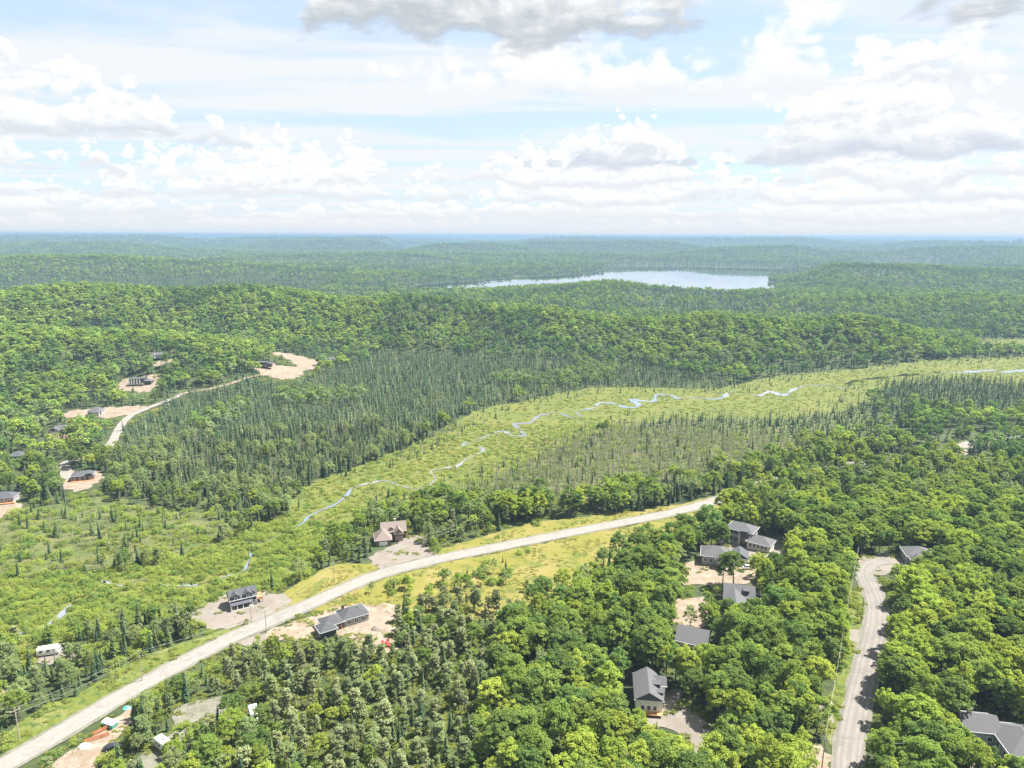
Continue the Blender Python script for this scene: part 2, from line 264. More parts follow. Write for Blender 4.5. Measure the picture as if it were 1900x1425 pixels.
def height(x, y):
    x = np.asarray(x, float); y = np.asarray(y, float)
    d = np.hypot(x, y); z = np.zeros_like(d)
    for x0, y0, z0, x1, y1, z1, s in RIDGES:
        dx, dy = x1 - x0, y1 - y0
        t = np.clip(((x - x0) * dx + (y - y0) * dy) / (dx * dx + dy * dy), 0, 1)
        q = ((x - x0 - t * dx) ** 2 + (y - y0 - t * dy) ** 2) / (s * s)
        z = np.maximum(z, 0) + (z0 + t * (z1 - z0)) * np.exp(-q * .7) * (1 - np.clip(z, 0, 60) / 60.)
    far = sstep(2600, 7000, d)
    z = z + far * (vnoise(x / 1700, y / 1500, 1) ** 1.6 * 46 + vnoise(x / 700, y / 600, 2) * 13) + sstep(8500, 15000, d) * (vnoise(x / 6000, y / 3500, 3) * 50 + 18)
    mid = sstep(900, 1500, d)
    z = z + mid * (1 - far) * (vnoise(x / 420, y / 420, 4) * 11 - 2)
    z = z + 6 * np.exp(-((x - 150) / 110) ** 2 - ((y - 235) / 75) ** 2)
    z = np.where(z > 70, 70 + 60 * (1 - np.exp(-(z - 70) / 60)), z)
    for P in LAKES:
        lm = lakemask(x, y, P); k = sstep(-180, 5, lm)
        z = z * (1 - k) - 3 * k - 8 * sstep(-12, 25, lm)
    return z
def hz(x, y): return float(height(np.array([x]), np.array([y]))[0])

# ------------------------------------------------------------------ materials
MATS = {}
def newmat(name):
    m = bpy.data.materials.new(name); m.use_nodes = True; nt = m.node_tree
    for n in list(nt.nodes): nt.nodes.remove(n)
    o = nt.nodes.new('ShaderNodeOutputMaterial'); MATS[name] = m
    return m, nt, o
def pcoord(nt): return N(nt, 'ShaderNodeNewGeometry').outputs['Position']
def c4(c): return (c[0], c[1], c[2], 1)
def mottled(name, cols, scales, rough=0.9, bump=0.0, bscale=1.0, spec=0.2, obj=False):
    """cols: base then (colour, noise threshold lo, hi) per scale"""
    m, nt, o = newmat(name)
    P = N(nt, 'ShaderNodeTexCoord').outputs['Object'] if obj else pcoord(nt)
    cur = c4(cols[0])
    for i, ((c, lo, hi), sc) in enumerate(zip(cols[1:], scales)):
        n = N(nt, 'ShaderNodeTexNoise', ins={'Vector': V_(nt, 'ADD', P, (i * 37.7, i * 11.3, 0)), 'Scale': sc, 'Detail': 5.0, 'Roughness': 0.6})
        cur = MIX(nt, MR(nt, n.outputs[0], lo, hi), cur, c4(c))
    b = N(nt, 'ShaderNodeBsdfPrincipled', ins={'Roughness': rough, 'Specular IOR Level': spec})
    if hasattr(cur, 'is_output'): nt.links.new(cur, b.inputs['Base Color'])
    else: b.inputs['Base Color'].default_value = cur
    if bump:
        n = N(nt, 'ShaderNodeTexNoise', ins={'Vector': P, 'Scale': bscale, 'Detail': 4.0})
        bp = N(nt, 'ShaderNodeBump', ins={'Height': n.outputs[0], 'Strength': bump, 'Distance': 0.5 / bscale}); nt.links.new(bp.outputs[0], b.inputs['Normal'])
    nt.links.new(b.outputs[0], o.inputs[0]); return m
def leafmat(name, c, var=0.25, hue=0.03, trans=0.35):
    m, nt, o = newmat(name)
    oi = N(nt, 'ShaderNodeObjectInfo'); ge = N(nt, 'ShaderNodeNewGeometry')
    v = M_(nt, 'ADD', M_(nt, 'MULTIPLY_ADD', oi.outputs['Random'], var * 1.2, 1 - var * 0.6), M_(nt, 'MULTIPLY_ADD', ge.outputs['Random Per Island'], 0.5, -0.25))
    r2 = M_(nt, 'FRACT', M_(nt, 'MULTIPLY', oi.outputs['Random'], 7.31))
    h = M_(nt, 'MULTIPLY_ADD', r2, hue * 2, 0.5 - hue)
    hs = N(nt, 'ShaderNodeHueSaturation', ins={'Hue': h, 'Saturation': 1.0, 'Value': v, 'Color': c4(c)})
    d = N(nt, 'ShaderNodeBsdfDiffuse', ins={'Color': hs.outputs[0]})
    t = N(nt, 'ShaderNodeBsdfTranslucent', ins={'Color': MIX(nt, 0.5, hs.outputs[0], c4((c[0] * 1.2, c[1] * 1.3, c[2] * 0.5)))})
    mx = N(nt, 'ShaderNodeMixShader', ins={0: trans, 1: d.outputs[0], 2: t.outputs[0]})
    nt.links.new(mx.outputs[0], o.inputs[0]); return m
def trackmat(name, cols, dark):
    m = mottled(name, cols, [0.12, 0.7], bump=0.25, bscale=3); nt = m.node_tree; b = nt.nodes['Principled BSDF']
    u = M_(nt, 'ABSOLUTE', N(nt, 'ShaderNodeAttribute', attribute_name='across').outputs['Fac'])
    n = N(nt, 'ShaderNodeTexNoise', ins={'Vector': pcoord(nt), 'Scale': 0.35, 'Detail': 3.0})
    u = M_(nt, 'MULTIPLY_ADD', M_(nt, 'SUBTRACT', n.outputs[0], 0.5), 0.22, u)
    tr = M_(nt, 'ADD', M_(nt, 'MULTIPLY', MR(nt, u, 0.10, 0.26), MR(nt, u, 0.36, 0.5, 1.0, 0.0)), M_(nt, 'MULTIPLY', MR(nt, u, 0.58, 0.66), MR(nt, u, 0.74, 0.84, 1.0, 0.0)))
    f = M_(nt, 'SUBTRACT', 0.5, M_(nt, 'MULTIPLY', tr, 0.5)); f = M_(nt, 'ADD', f, MR(nt, u, 0.8, 1.05, 0.0, 0.6), clamp=True)
    src = b.inputs['Base Color'].links[0].from_socket
    nt.links.new(MIX(nt, f, src, c4(dark)), b.inputs['Base Color'])
def plain(name, c, rough=0.6, metal=0.0, spec=0.4, var=0.12, sc=3.0):
    dk = tuple(x * (1 - var) for x in c); lt = tuple(min(1, x * (1 + var)) for x in c)
    m = mottled(name, [c, (dk, 0.45, 0.7), (lt, 0.5, 0.75)], [sc, sc * 4.3], rough=rough, spec=spec, obj=True)
    if metal: m.node_tree.nodes['Principled BSDF'].inputs['Metallic'].default_value = metal
    return m
mottled('forest_floor', [(0.034, 0.050, 0.018), ((0.060, 0.075, 0.026), 0.4, 0.65), ((0.022, 0.030, 0.014), 0.5, 0.7)], [0.02, 0.25], bump=0.4, bscale=0.3)
mottled('marsh', [(0.086, 0.107, 0.022), ((0.107, 0.115, 0.026), 0.42, 0.62), ((0.055, 0.075, 0.018), 0.52, 0.68), ((0.133, 0.123, 0.044), 0.56, 0.72)], [0.03, 0.11, 0.45], bump=0.9, bscale=0.7)
mottled('bog', [(0.065, 0.087, 0.023), ((0.098, 0.105, 0.039), 0.42, 0.62), ((0.045, 0.055, 0.020), 0.5, 0.66), ((0.127, 0.116, 0.073), 0.58, 0.74)], [0.05, 0.16, 0.5], bump=0.9, bscale=0.7)
mottled('meadow', [(0.134, 0.129, 0.024), ((0.169, 0.144, 0.045), 0.42, 0.62), ((0.079, 0.099, 0.019), 0.5, 0.66), ((0.189, 0.164, 0.079), 0.60, 0.74)], [0.05, 0.13, 0.6], bump=0.7, bscale=1.2)
mottled('verge', [(0.089, 0.109, 0.019), ((0.134, 0.137, 0.048), 0.48, 0.66), ((0.045, 0.074, 0.016), 0.48, 0.64)], [0.12, 0.5], bump=0.7, bscale=1.2)
trackmat('gravel', [(0.193, 0.181, 0.169), ((0.161, 0.150, 0.136), 0.42, 0.66), ((0.219, 0.210, 0.197), 0.48, 0.66)], (0.169, 0.161, 0.147))
mottled('shoulder', [(0.138, 0.133, 0.109), ((0.100, 0.099, 0.071), 0.42, 0.64), ((0.164, 0.162, 0.139), 0.5, 0.7)], [0.2, 0.9], bump=0.4, bscale=2.5)
mottled('sand', [(0.199, 0.153, 0.116), ((0.160, 0.124, 0.094), 0.42, 0.62), ((0.222, 0.184, 0.149), 0.46, 0.62), ((0.086, 0.090, 0.033), 0.58, 0.68)], [0.09, 0.3, 0.7], bump=0.3, bscale=2)
mottled('packed_gravel', [(0.165, 0.146, 0.128), ((0.138, 0.122, 0.106), 0.42, 0.62), ((0.109, 0.095, 0.078), 0.58, 0.72)], [0.09, 0.5], bump=0.3, bscale=2)
trackmat('asphalt', [(0.173, 0.157, 0.145), ((0.138, 0.129, 0.119), 0.42, 0.62), ((0.195, 0.180, 0.165), 0.5, 0.7)], (0.120, 0.111, 0.103))
mottled('bark', [(0.12, 0.10, 0.085), ((0.20, 0.18, 0.16), 0.45, 0.65)], [1.2], obj=True)
mottled('pine_bark', [(0.17, 0.11, 0.075), ((0.24, 0.17, 0.13), 0.45, 0.65)], [1.2], obj=True)
mottled('dead_wood', [(0.30, 0.27, 0.235), ((0.22, 0.19, 0.165), 0.45, 0.65)], [0.8], obj=True)
mottled('mud', [(0.070, 0.072, 0.035), ((0.042, 0.047, 0.025), 0.45, 0.65)], [0.3])
def watermat(name, c, rough, bump, sc):
    m, nt, o = newmat(name)
    b = N(nt, 'ShaderNodeBsdfPrincipled', ins={'Base Color': c4(c), 'Roughness': rough, 'IOR': 1.33, 'Specular IOR Level': 0.5})
    n = N(nt, 'ShaderNodeTexNoise', ins={'Vector': V_(nt, 'MULTIPLY', pcoord(nt), (1, 0.5, 1)), 'Scale': sc, 'Detail': 4.0})
    bp = N(nt, 'ShaderNodeBump', ins={'Height': n.outputs[0], 'Strength': bump, 'Distance': 0.1}); nt.links.new(bp.outputs[0], b.inputs['Normal'])
    g = N(nt, 'ShaderNodeBsdfGlossy', ins={'Color': (1, 1, 1, 1), 'Roughness': rough}); nt.links.new(bp.outputs[0], g.inputs['Normal'])
    lw = N(nt, 'ShaderNodeLayerWeight', ins={'Blend': 0.86})
    mx = N(nt, 'ShaderNodeMixShader', ins={0: lw.outputs['Fresnel'], 1: b.outputs[0], 2: g.outputs[0]}); nt.links.new(mx.outputs[0], o.inputs[0])
watermat('river_water', (0.06, 0.06, 0.05), 0.04, 0.05, 0.8)
watermat('lake_water', (0.05, 0.07, 0.085), 0.03, 0.012, 0.15)
LEAF = {
    'maple_bright': (0.250, 0.305, 0.060), 'maple_green': (0.180, 0.242, 0.058), 'maple_deep': (0.125, 0.185, 0.054),
    'aspen_pale': (0.215, 0.262, 0.118), 'spruce_dark': (0.056, 0.092, 0.048), 'spruce_green': (0.096, 0.138, 0.058),
    'pine_olive': (0.205, 0.232, 0.115), 'pine_green': (0.165, 0.205, 0.090), 'tamarack': (0.170, 0.190, 0.100),
    'shrub_bright': (0.225, 0.275, 0.066), 'shrub_green': (0.165, 0.230, 0.062), 'weed': (0.20, 0.225, 0.060), 'straw': (0.27, 0.255, 0.09),
}
for k, v in LEAF.items():
    v = tuple(c * (1.0 if 'spruce' in k else 1.27) for c in v); tr = 0.2 if 'spruce' in k or 'pine' in k else 0.54
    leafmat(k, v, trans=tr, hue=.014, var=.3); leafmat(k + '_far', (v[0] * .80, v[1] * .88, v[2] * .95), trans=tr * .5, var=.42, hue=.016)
for n, c, r in (('roof_charcoal', (0.055, 0.057, 0.063), .9), ('roof_grey', (0.080, 0.080, 0.086), .9), ('roof_slate', (0.062, 0.066, 0.075), .9), ('roof_brown', (0.165, 0.135, 0.118), .85),
                ('wall_navy', (0.045, 0.062, 0.095), .7), ('wall_white', (0.72, 0.71, 0.69), .6), ('wall_beige', (0.52, 0.46, 0.37), .75), ('wall_brown', (0.17, 0.105, 0.075), .8),
                ('wall_grey', (0.30, 0.30, 0.30), .75), ('wall_dark', (0.055, 0.055, 0.06), .7), ('wall_blue_grey', (0.27, 0.33, 0.38), .7), ('trim_white', (0.80, 0.79, 0.77), .5),
                ('timber', (0.42, 0.20, 0.085), .7), ('stone', (0.46, 0.42, 0.36), .85), ('pole_wood', (0.32, 0.27, 0.215), .85), ('black_rubber', (0.025, 0.025, 0.025), .8),
                ('metal_grey', (0.45, 0.46, 0.47), .4), ('white_shell', (0.80, 0.80, 0.79), .35), ('red_paint', (0.55, 0.05, 0.05), .5), ('orange_mesh', (0.42, 0.14, 0.05), .6),
                ('teal_paint', (0.10, 0.40, 0.36), .5), ('black_paint', (0.02, 0.02, 0.022), .25), ('tarp_white', (0.74, 0.74, 0.72), .6), ('wire', (0.42, 0.42, 0.42), .5), ('grey_stripe', (0.30, 0.32, 0.34), .4), ('gutter', (0.55, 0.55, 0.55), .4)):
    plain(n, c, rough=r)
m, nt, o = newmat('glass'); b = N(nt, 'ShaderNodeBsdfPrincipled', ins={'Base Color': (0.03, 0.04, 0.05, 1), 'Roughness': 0.06, 'Specular IOR Level': 0.7}); nt.links.new(b.outputs[0], o.inputs[0])
m, nt, o = newmat('lamp_glass'); b = N(nt, 'ShaderNodeBsdfPrincipled', ins={'Base Color': (0.8, 0.8, 0.75, 1), 'Roughness': 0.15}); nt.links.new(b.outputs[0], o.inputs[0])

# ------------------------------------------------------------------ object helpers
def mesh(name, verts, faces, mats, fm=None, smooth=False):
    me = bpy.data.meshes.new(name); me.from_pydata([tuple(map(float, v)) for v in verts], [], [tuple(map(int, f)) for f in faces])
    for m in mats: me.materials.append(MATS[m])
    if fm is not None: me.polygons.foreach_set('material_index', np.asarray(fm, np.int32))
    if smooth: me.polygons.foreach_set('use_smooth', np.ones(len(me.polygons), bool))
    me.update(); return me
def link(name, me, parent=None, loc=(0, 0, 0), rz=0):
    o = bpy.data.objects.new(name, me); COL.objects.link(o); o.location = loc; o.rotation_euler = (0, 0, rz)
    if parent: o.parent = parent
    return o
def tag(o, label, cat, group=None):
    o['label'] = label; o['category'] = cat
    if group: o['group'] = group
    return o
def thing(name, label, cat, loc, rz=0, group=None): return tag(link(name, None, None, loc, rz), label, cat, group)
def struct(o): o['kind'] = 'structure'; return o
class MB:
    """collects boxes, prisms and tubes into one mesh"""
    def __init__(s): s.v = []; s.f = []
    def add(s, v, f): k = len(s.v); s.v += [tuple(p) for p in v]; s.f += [tuple(i + k for i in q) for q in f]; return s
    def box(s, x0, x1, y0, y1, z0, z1):
        return s.add([(x0, y0, z0), (x1, y0, z0), (x1, y1, z0), (x0, y1, z0), (x0, y0, z1), (x1, y0, z1), (x1, y1, z1), (x0, y1, z1)],
                     [(3, 2, 1, 0), (4, 5, 6, 7), (0, 1, 5, 4), (1, 2, 6, 5), (2, 3, 7, 6), (3, 0, 4, 7)])
    def tube(s, pts, rad, n=6, cap=True):
        k0 = len(s.v); pts = [Vector(p) for p in pts]
        for i, p in enumerate(pts):
            t = (pts[min(i + 1, len(pts) - 1)] - pts[max(i - 1, 0)]).normalized()
            a = t.orthogonal().normalized(); b = t.cross(a); r = rad[i] if hasattr(rad, '__len__') else rad
            if i: # keep the frame from spinning
                a = (pa - t * pa.dot(t)).normalized(); b = t.cross(a)
            pa = a
            for j in range(n):
                q = 2 * math.pi * j / n; s.v.append(tuple(p + (a * math.cos(q) + b * math.sin(q)) * r))
        for i in range(len(pts) - 1):
            for j in range(n):
                s.f.append((k0 + i * n + j, k0 + i * n + (j + 1) % n, k0 + (i + 1) * n + (j + 1) % n, k0 + (i + 1) * n + j))
        if cap:
            s.f.append(tuple(k0 + j for j in range(n))[::-1]); s.f.append(tuple(k0 + (len(pts) - 1) * n + j for j in range(n)))
        return s
    def wheel(s, x, y, z, r, w, n=14):
        k = len(s.v)
        for side in (-w / 2, w / 2):
            for rr in (r, r * .85):
                for j in range(n): q = 2 * math.pi * j / n; s.v.append((x + rr * math.cos(q), y + side * (1 if rr == r else 1.08), z + rr * math.sin(q)))
        for j in range(n):
            j2 = (j + 1) % n; s.f.append((k + j, k + j2, k + 2 * n + j2, k + 2 * n + j))
            for o in (0, 2 * n): s.f.append((k + o + j, k + o + j2, k + o + n + j2, k + o + n + j))
        s.f.append(tuple(k + n + j for j in range(n))); s.f.append(tuple(k + 3 * n + j for j in range(n))); return s
    def obj(s, name, mat, parent=None, loc=(0, 0, 0), rz=0, smooth=False):
        return link(name, mesh(name, s.v, s.f, [mat], smooth=smooth), parent, loc, rz)

# ------------------------------------------------------------------ the ground and what is laid on it
def build_ground():
    front = np.arange(-50, 50.01, 0.3); back = np.arange(55, 306, 5.0)
    az = np.radians(np.concatenate([front, back])); n = len(az)
    r = [3.0]
    while r[-1] < 60000: r.append(r[-1] * (1.03 if r[-1] < 100 else 1.012 if r[-1] < 9000 else 1.03))
    r = np.array(r); A, RR = np.meshgrid(az, r)
    X, Y = RR * np.sin(A), RR * np.cos(A); Z = height(X, Y)
    V = np.stack([X.ravel(), Y.ravel(), Z.ravel()], 1)
    k = np.arange((len(r) - 1) * n).reshape(len(r) - 1, n); k2 = np.roll(k, -1, 1)
    F = np.stack([k, k2, k2 + n, k + n], -1).reshape(-1, 4)[:, ::-1]
    me = bpy.data.meshes.new('ground'); me.vertices.add(len(V)); me.vertices.foreach_set('co', V.ravel())
    me.loops.add(F.size); me.loops.foreach_set('vertex_index', F.ravel().astype(np.int32)); me.polygons.add(len(F))
    me.polygons.foreach_set('loop_start', np.arange(0, F.size, 4, dtype=np.int32)); me.polygons.foreach_set('use_smooth', np.ones(len(F), bool))
    me.materials.append(MATS['forest_floor']); me.update(calc_edges=True); me.validate()
    struct(link('ground', me))
def chaikin(P, n=1, closed=True):
    for _ in range(n):
        Q = []; m = len(P)
        for i in range(m if closed else m - 1):
            a, b = P[i], P[(i + 1) % m]
            Q += [(a[0] * .75 + b[0] * .25, a[1] * .75 + b[1] * .25), (a[0] * .25 + b[0] * .75, a[1] * .25 + b[1] * .75)]
        P = Q if closed else [P[0]] + Q + [P[-1]]
    return P
def catmull(P, n=5):
    P = np.array([P[0]] + list(P) + [P[-1]], float); Q = []
    for i in range(1, len(P) - 2):
        for k in range(n):
            t = k / n; Q.append(tuple(.5 * (2 * P[i] + (P[i + 1] - P[i - 1]) * t + (2 * P[i - 1] - 5 * P[i] + 4 * P[i + 1] - P[i + 2]) * t * t + (3 * P[i] - P[i - 1] - 3 * P[i + 1] + P[i + 2]) * t ** 3)))
    return Q + [tuple(P[-2])]
def resample(P, step, closed=False):
    if closed: P = P + [P[0]]
    P = np.array(P, float); s = np.r_[0, np.cumsum(np.hypot(*np.diff(P, axis=0).T))]
    k = max(int(s[-1] / step), 3); t = np.linspace(0, s[-1], k + 1)
    Q = np.stack([np.interp(t, s, P[:, 0]), np.interp(t, s, P[:, 1])], 1)
    return Q[:-1] if closed else Q
def sheet(name, poly, mat, lift, step=2.5, grid=12.0, ragged=1.0, seed=0, grow=1.0):
    if grow != 1:
        c = np.mean(poly, 0); poly = [tuple(c + (np.array(p) - c) * grow) for p in poly]
    B = resample(chaikin(poly, 2), step, True)
    nx = (vnoise(B[:, 0] / 3.1, B[:, 1] / 3.1, 31 + seed) - .5) * 2 + (vnoise(B[:, 0] / 9, B[:, 1] / 9, 37 + seed) - .5) * 2
    c = np.gradient(B, axis=0); nr = np.stack([c[:, 1], -c[:, 0]], 1); nr /= np.linalg.norm(nr, axis=1)[:, None] + 1e-9
    B = B + nr * nx[:, None] * ragged
    lo, hi = B.min(0), B.max(0)
    gx, gy = np.meshgrid(np.arange(lo[0], hi[0], grid), np.arange(lo[1], hi[1], grid)); gx, gy = gx.ravel(), gy.ravel()
    if len(gx):
        k = polysd(gx, gy, [tuple(p) for p in B]) > grid * .4; I = np.stack([gx[k], gy[k]], 1)
    else: I = np.zeros((0, 2))
    pts = np.concatenate([B, I]); n = len(B)
    vo, _, fo, *_r = geometry.delaunay_2d_cdt([Vector(p) for p in pts], [(i, (i + 1) % n) for i in range(n)], [list(range(n))], 1, 1e-4)
    xy = np.array([tuple(v) for v in vo]); z = height(xy[:, 0], xy[:, 1]) + lift
    return struct(link(name, mesh(name, np.c_[xy, z], fo, [mat], smooth=True)))
def ribbon(name, line, widths, mat, lift, step=3.0, crown=0.0, ragged=0.0, seed=0, smooth=2, swell=0.0):
    L = resample(chaikin(list(line), smooth, False), step); t = np.linspace(0, 1, len(L))
    w = np.interp(t, np.linspace(0, 1, len(widths)), widths)
    if swell: w = w * ((1 - swell) + swell * np.clip((vnoise(L[:, 0] / 9, L[:, 1] / 9, 81) - .2) * 3.2, 0, 1.8))
    c = np.gradient(L, axis=0); nr = np.stack([c[:, 1], -c[:, 0]], 1); nr /= np.linalg.norm(nr, axis=1)[:, None] + 1e-9
    V = []; offs = (-1, -.5, 0, .5, 1)
    for i, o in enumerate(offs):
        j = (vnoise(L[:, 0] / 4 + 9 * i, L[:, 1] / 4, 51 + seed) - .5) * 2 * ragged * (abs(o) == 1)
        p = L + nr * (o * w / 2 + j)[:, None]; V.append(np.c_[p, height(p[:, 0], p[:, 1]) + lift + crown * (1 - abs(o))])
    n = len(L); V = np.concatenate(V); au = np.repeat(np.array(offs, np.float32), n)
    F = [(k * n + i, k * n + i + 1, (k + 1) * n + i + 1, (k + 1) * n + i) for k in range(4) for i in range(n - 1)]
    me = mesh(name, V, F, [mat], smooth=True); at = me.attributes.new('across', 'FLOAT', 'POINT'); at.data.foreach_set('value', au)
    return struct(link(name, me))
build_ground()
sheet('marsh', GEO['marsh'], 'marsh', 0.10, step=6, grid=20, ragged=4)
sheet('upper_marsh', GEO['upper_marsh'], 'marsh', 0.25, step=8, grid=20, ragged=5)
sheet('bog', GEO['bog'], 'bog', 0.14, step=6, grid=20, ragged=3)
sheet('snag_marsh', GEO['snags'], 'bog', 0.18, step=6, grid=20, ragged=4)
for k in ('meadow_north', 'meadow_south', 'meadow_west'): sheet(k, GEO[k], 'meadow', 0.10, ragged=1.2)
for k in ('verge_west', 'verge_lane'): sheet(k, GEO[k], 'verge', 0.12, ragged=1.0)
PADMAT = {'blue_house_yard': 'packed_gravel', 'brown_house_drive': 'packed_gravel', 'bungalow_yard': 'sand', 'modern_house_yard': 'packed_gravel', 'grey_house_yard': 'sand', 'lane_end': 'packed_gravel', 'lane_drive_upper': 'packed_gravel',
          'lane_drive_lower': 'packed_gravel', 'lane_drive_bottom': 'sand', 'trailer_yard': 'shoulder', 'roadside_yard': 'sand', 'camper_clearing': 'packed_gravel', 'road_pulloff': 'packed_gravel', 'lower_house_yard': 'packed_gravel', 'hidden_drive': 'packed_gravel'}
for i, (k, P) in enumerate(GEO['pads'].items()): sheet(k, P, PADMAT.get(k, 'sand'), 0.17 + 0.005 * (i % 7), step=1.3, grid=9, ragged=1.3 * max(1.0, math.hypot(*np.mean(P, 0)) / 260), seed=i, grow=1.10)
ROAD_W = 6.9
road_line = GEO['main_road']; open_road = road_line[:16]
ribbon('road_shoulder', road_line, [ROAD_W + 2.2], 'shoulder', 0.20, ragged=0.5)
ribbon('road', road_line, [ROAD_W], 'gravel', 0.235, crown=0.12, ragged=0.1)
ribbon('lane_shoulder', GEO['lane'], [8.6, 8.6, 8.0], 'shoulder', 0.20, ragged=0.7)
ribbon('lane', GEO['lane'], [7.0, 7.0, 6.4], 'asphalt', 0.24, crown=0.08, ragged=0.1)
ribbon('hill_road', GEO['hill_road'][:13], [6.0, 6.0, 5.0], 'gravel', 0.30, ragged=0.5)
ribbon('quarry_track', GEO['hill_road'][12:], [3.6, 4.5], 'sand', 0.30, ragged=0.6)
stream = catmull(GEO['river'])
ribbon('river_bank', stream, [1.8, 2.2, 2.4, 3.0, 3.6, 4.4, 5.6, 6.2, 7.6, 6.6], 'mud', 0.20, step=1.5, ragged=0.6, swell=.7, smooth=0)
ribbon('river', stream, [1.1, 1.4, 1.6, 2.2, 2.8, 3.6, 4.6, 5.2, 6.5, 5.5], 'river_water', 0.24, step=1.5, ragged=0.4, seed=3, swell=.92, smooth=0)
ribbon('creek', GEO['creek'], [2.0, 2.5, 2.0], 'river_water', 0.24, step=2.0, ragged=0.5, seed=4, smooth=1)
def flat_water(name, P, z):
    B = resample(P, 40, True); c = B.mean(0); B = c + (B - c) * 1.12
    struct(link(name, mesh(name, np.c_[B, np.full(len(B), z)], [list(range(len(B)))], ['lake_water'])))
for i, P in enumerate(LAKES): flat_water('lake' if i == 0 else 'far_pond', P, -4.0)


# ------------------------------------------------------------------ trees
rng = np.random.default_rng(11)
def quads(C, Nrm, size, rg, aspect=0.75):
    """one four-sided leaf clump per centre, facing Nrm"""
    n = len(C); Nrm = Nrm / (np.linalg.norm(Nrm, axis=1)[:, None] + 1e-9)
    a = rg.normal(size=(n, 3)); a -= Nrm * (a * Nrm).sum(1)[:, None]; a /= np.linalg.norm(a, axis=1)[:, None] + 1e-9
    b = np.cross(Nrm, a); s = (size * rg.uniform(.7, 1.35, n))[:, None] / 2
    bend = Nrm * s * 0.35
    V = np.stack([C - a * s - bend, C - b * s * aspect + bend * .3, C + a * s - bend, C + b * s * aspect + bend * .3], 1).reshape(-1, 3)
    F = np.arange(4 * n).reshape(n, 4); return V, F
def sph(n, rg):
    v = rg.normal(size=(n, 3)); return v / np.linalg.norm(v, axis=1)[:, None]
def broadleaf(h, rad, nclump, nleaf, leaf, seed, crown0=0.35, puff=(.17, .34), up=.55, jit=.32):
    rg = np.random.default_rng(seed)
    # clump centres on and in an egg-shaped, lobed envelope
    u = sph(nclump, rg); u[:, 2] = np.abs(u[:, 2]) * 1.15 - 0.35 * rg.random(nclump)
    u /= np.linalg.norm(u, axis=1)[:, None]
    rr = rg.uniform(.55, .98, nclump) ** .6
    ph = np.arctan2(u[:, 1], u[:, 0]); lob = 1 + .16 * np.sin(3 * ph + seed) + .12 * np.sin(5 * ph + 2.1 * seed)
    zc = h * (crown0 + (1 - crown0) * .42); hz_ = h * (1 - crown0) * .58
    C = np.c_[u[:, 0] * rad * rr * lob, u[:, 1] * rad * rr * lob, zc + u[:, 2] * hz_ * rr * rg.uniform(.85, 1.12, nclump)]
    cr = rg.uniform(puff[0], puff[1], nclump) * rad
    per = max(int(nleaf / nclump), 1)
    idx = np.repeat(np.arange(nclump), per)
    d = sph(len(idx), rg); d[:, 2] = np.where(d[:, 2] < -.15, -d[:, 2] * .6, d[:, 2]); d /= np.linalg.norm(d, axis=1)[:, None]
    P = C[idx] + d * (cr[idx] * rg.uniform(.55, 1.08, len(idx)))[:, None] * np.array([1, 1, .8])
    nr = d * .9 + np.array([0, 0, up]) + rg.normal(size=d.shape) * jit
    V, F = quads(P, nr, leaf, rg)
    t = MB(); bend = rg.normal(size=2) * .25
    t.tube([(0, 0, -.5), (bend[0] * .4, bend[1] * .4, h * .3), (bend[0], bend[1], h * .6), (bend[0] * .5, bend[1] * .5, h * .86)], [.018 * h, .013 * h, .008 * h, .003 * h], 6)
    for k in range(6):
        c = C[rg.integers(nclump)]; z0 = h * rg.uniform(.3, .6)
        t.tube([(bend[0] * .6, bend[1] * .6, z0), tuple((np.array([bend[0] * .6, bend[1] * .6, z0]) + c) / 2 + np.array([0, 0, -.3])), tuple(c)], [.007 * h, .005 * h, .002 * h], 4, False)
    return (V, F), (t.v, t.f)
def conifer(h, rad, layers, per, seed, droop=.35, z0=.08, ragged=.3, wid=.34):
    rg = np.random.default_rng(seed); V = []; F = []
    for i in range(layers):
        f = (i + rg.uniform(-.3, .3)) / layers; z = h * (z0 + (1 - z0) * np.clip(f, 0, 1)); r0 = rad * (1 - f) ** .85 + .12
        n = max(int(per * (1 - f * .65)), 3); a0 = rg.random() * 6.28
        for k in range(n):
            a = a0 + 6.283 * k / n + rg.normal() * .25; r = r0 * rg.uniform(1 - ragged, 1 + ragged * .5); dr = r * (droop + rg.normal() * .12)
            ca, sa = math.cos(a), math.sin(a); w = max(r * wid, .16)
            zt = z + h * .012
            b = len(V); m = .55
            V += [(0, 0, zt + .1 * r), (ca * r * m - sa * w, sa * r * m + ca * w, zt - dr * m * .9), (ca * r, sa * r, zt - dr), (ca * r * m + sa * w, sa * r * m - ca * w, zt - dr * m * .9), (ca * r * m, sa * r * m, zt - dr * m * .45)]
            F += [(b, b + 1, b + 4), (b + 1, b + 2, b + 4), (b + 2, b + 3, b + 4), (b + 3, b, b + 4)]
    b = len(V); V += [(0.12, 0, h * .94), (-.06, .1, h * .94), (-.06, -.1, h * .94), (0, 0, h * 1.03)]; F += [(b, b + 1, b + 3), (b + 1, b + 2, b + 3), (b + 2, b, b + 3)]
    t = MB().tube([(0, 0, -.5), (0, 0, h * .5), (0, 0, h * .95)], [.012 * h, .008 * h, .002 * h], 5)
    return (np.array(V), F), (t.v, t.f)
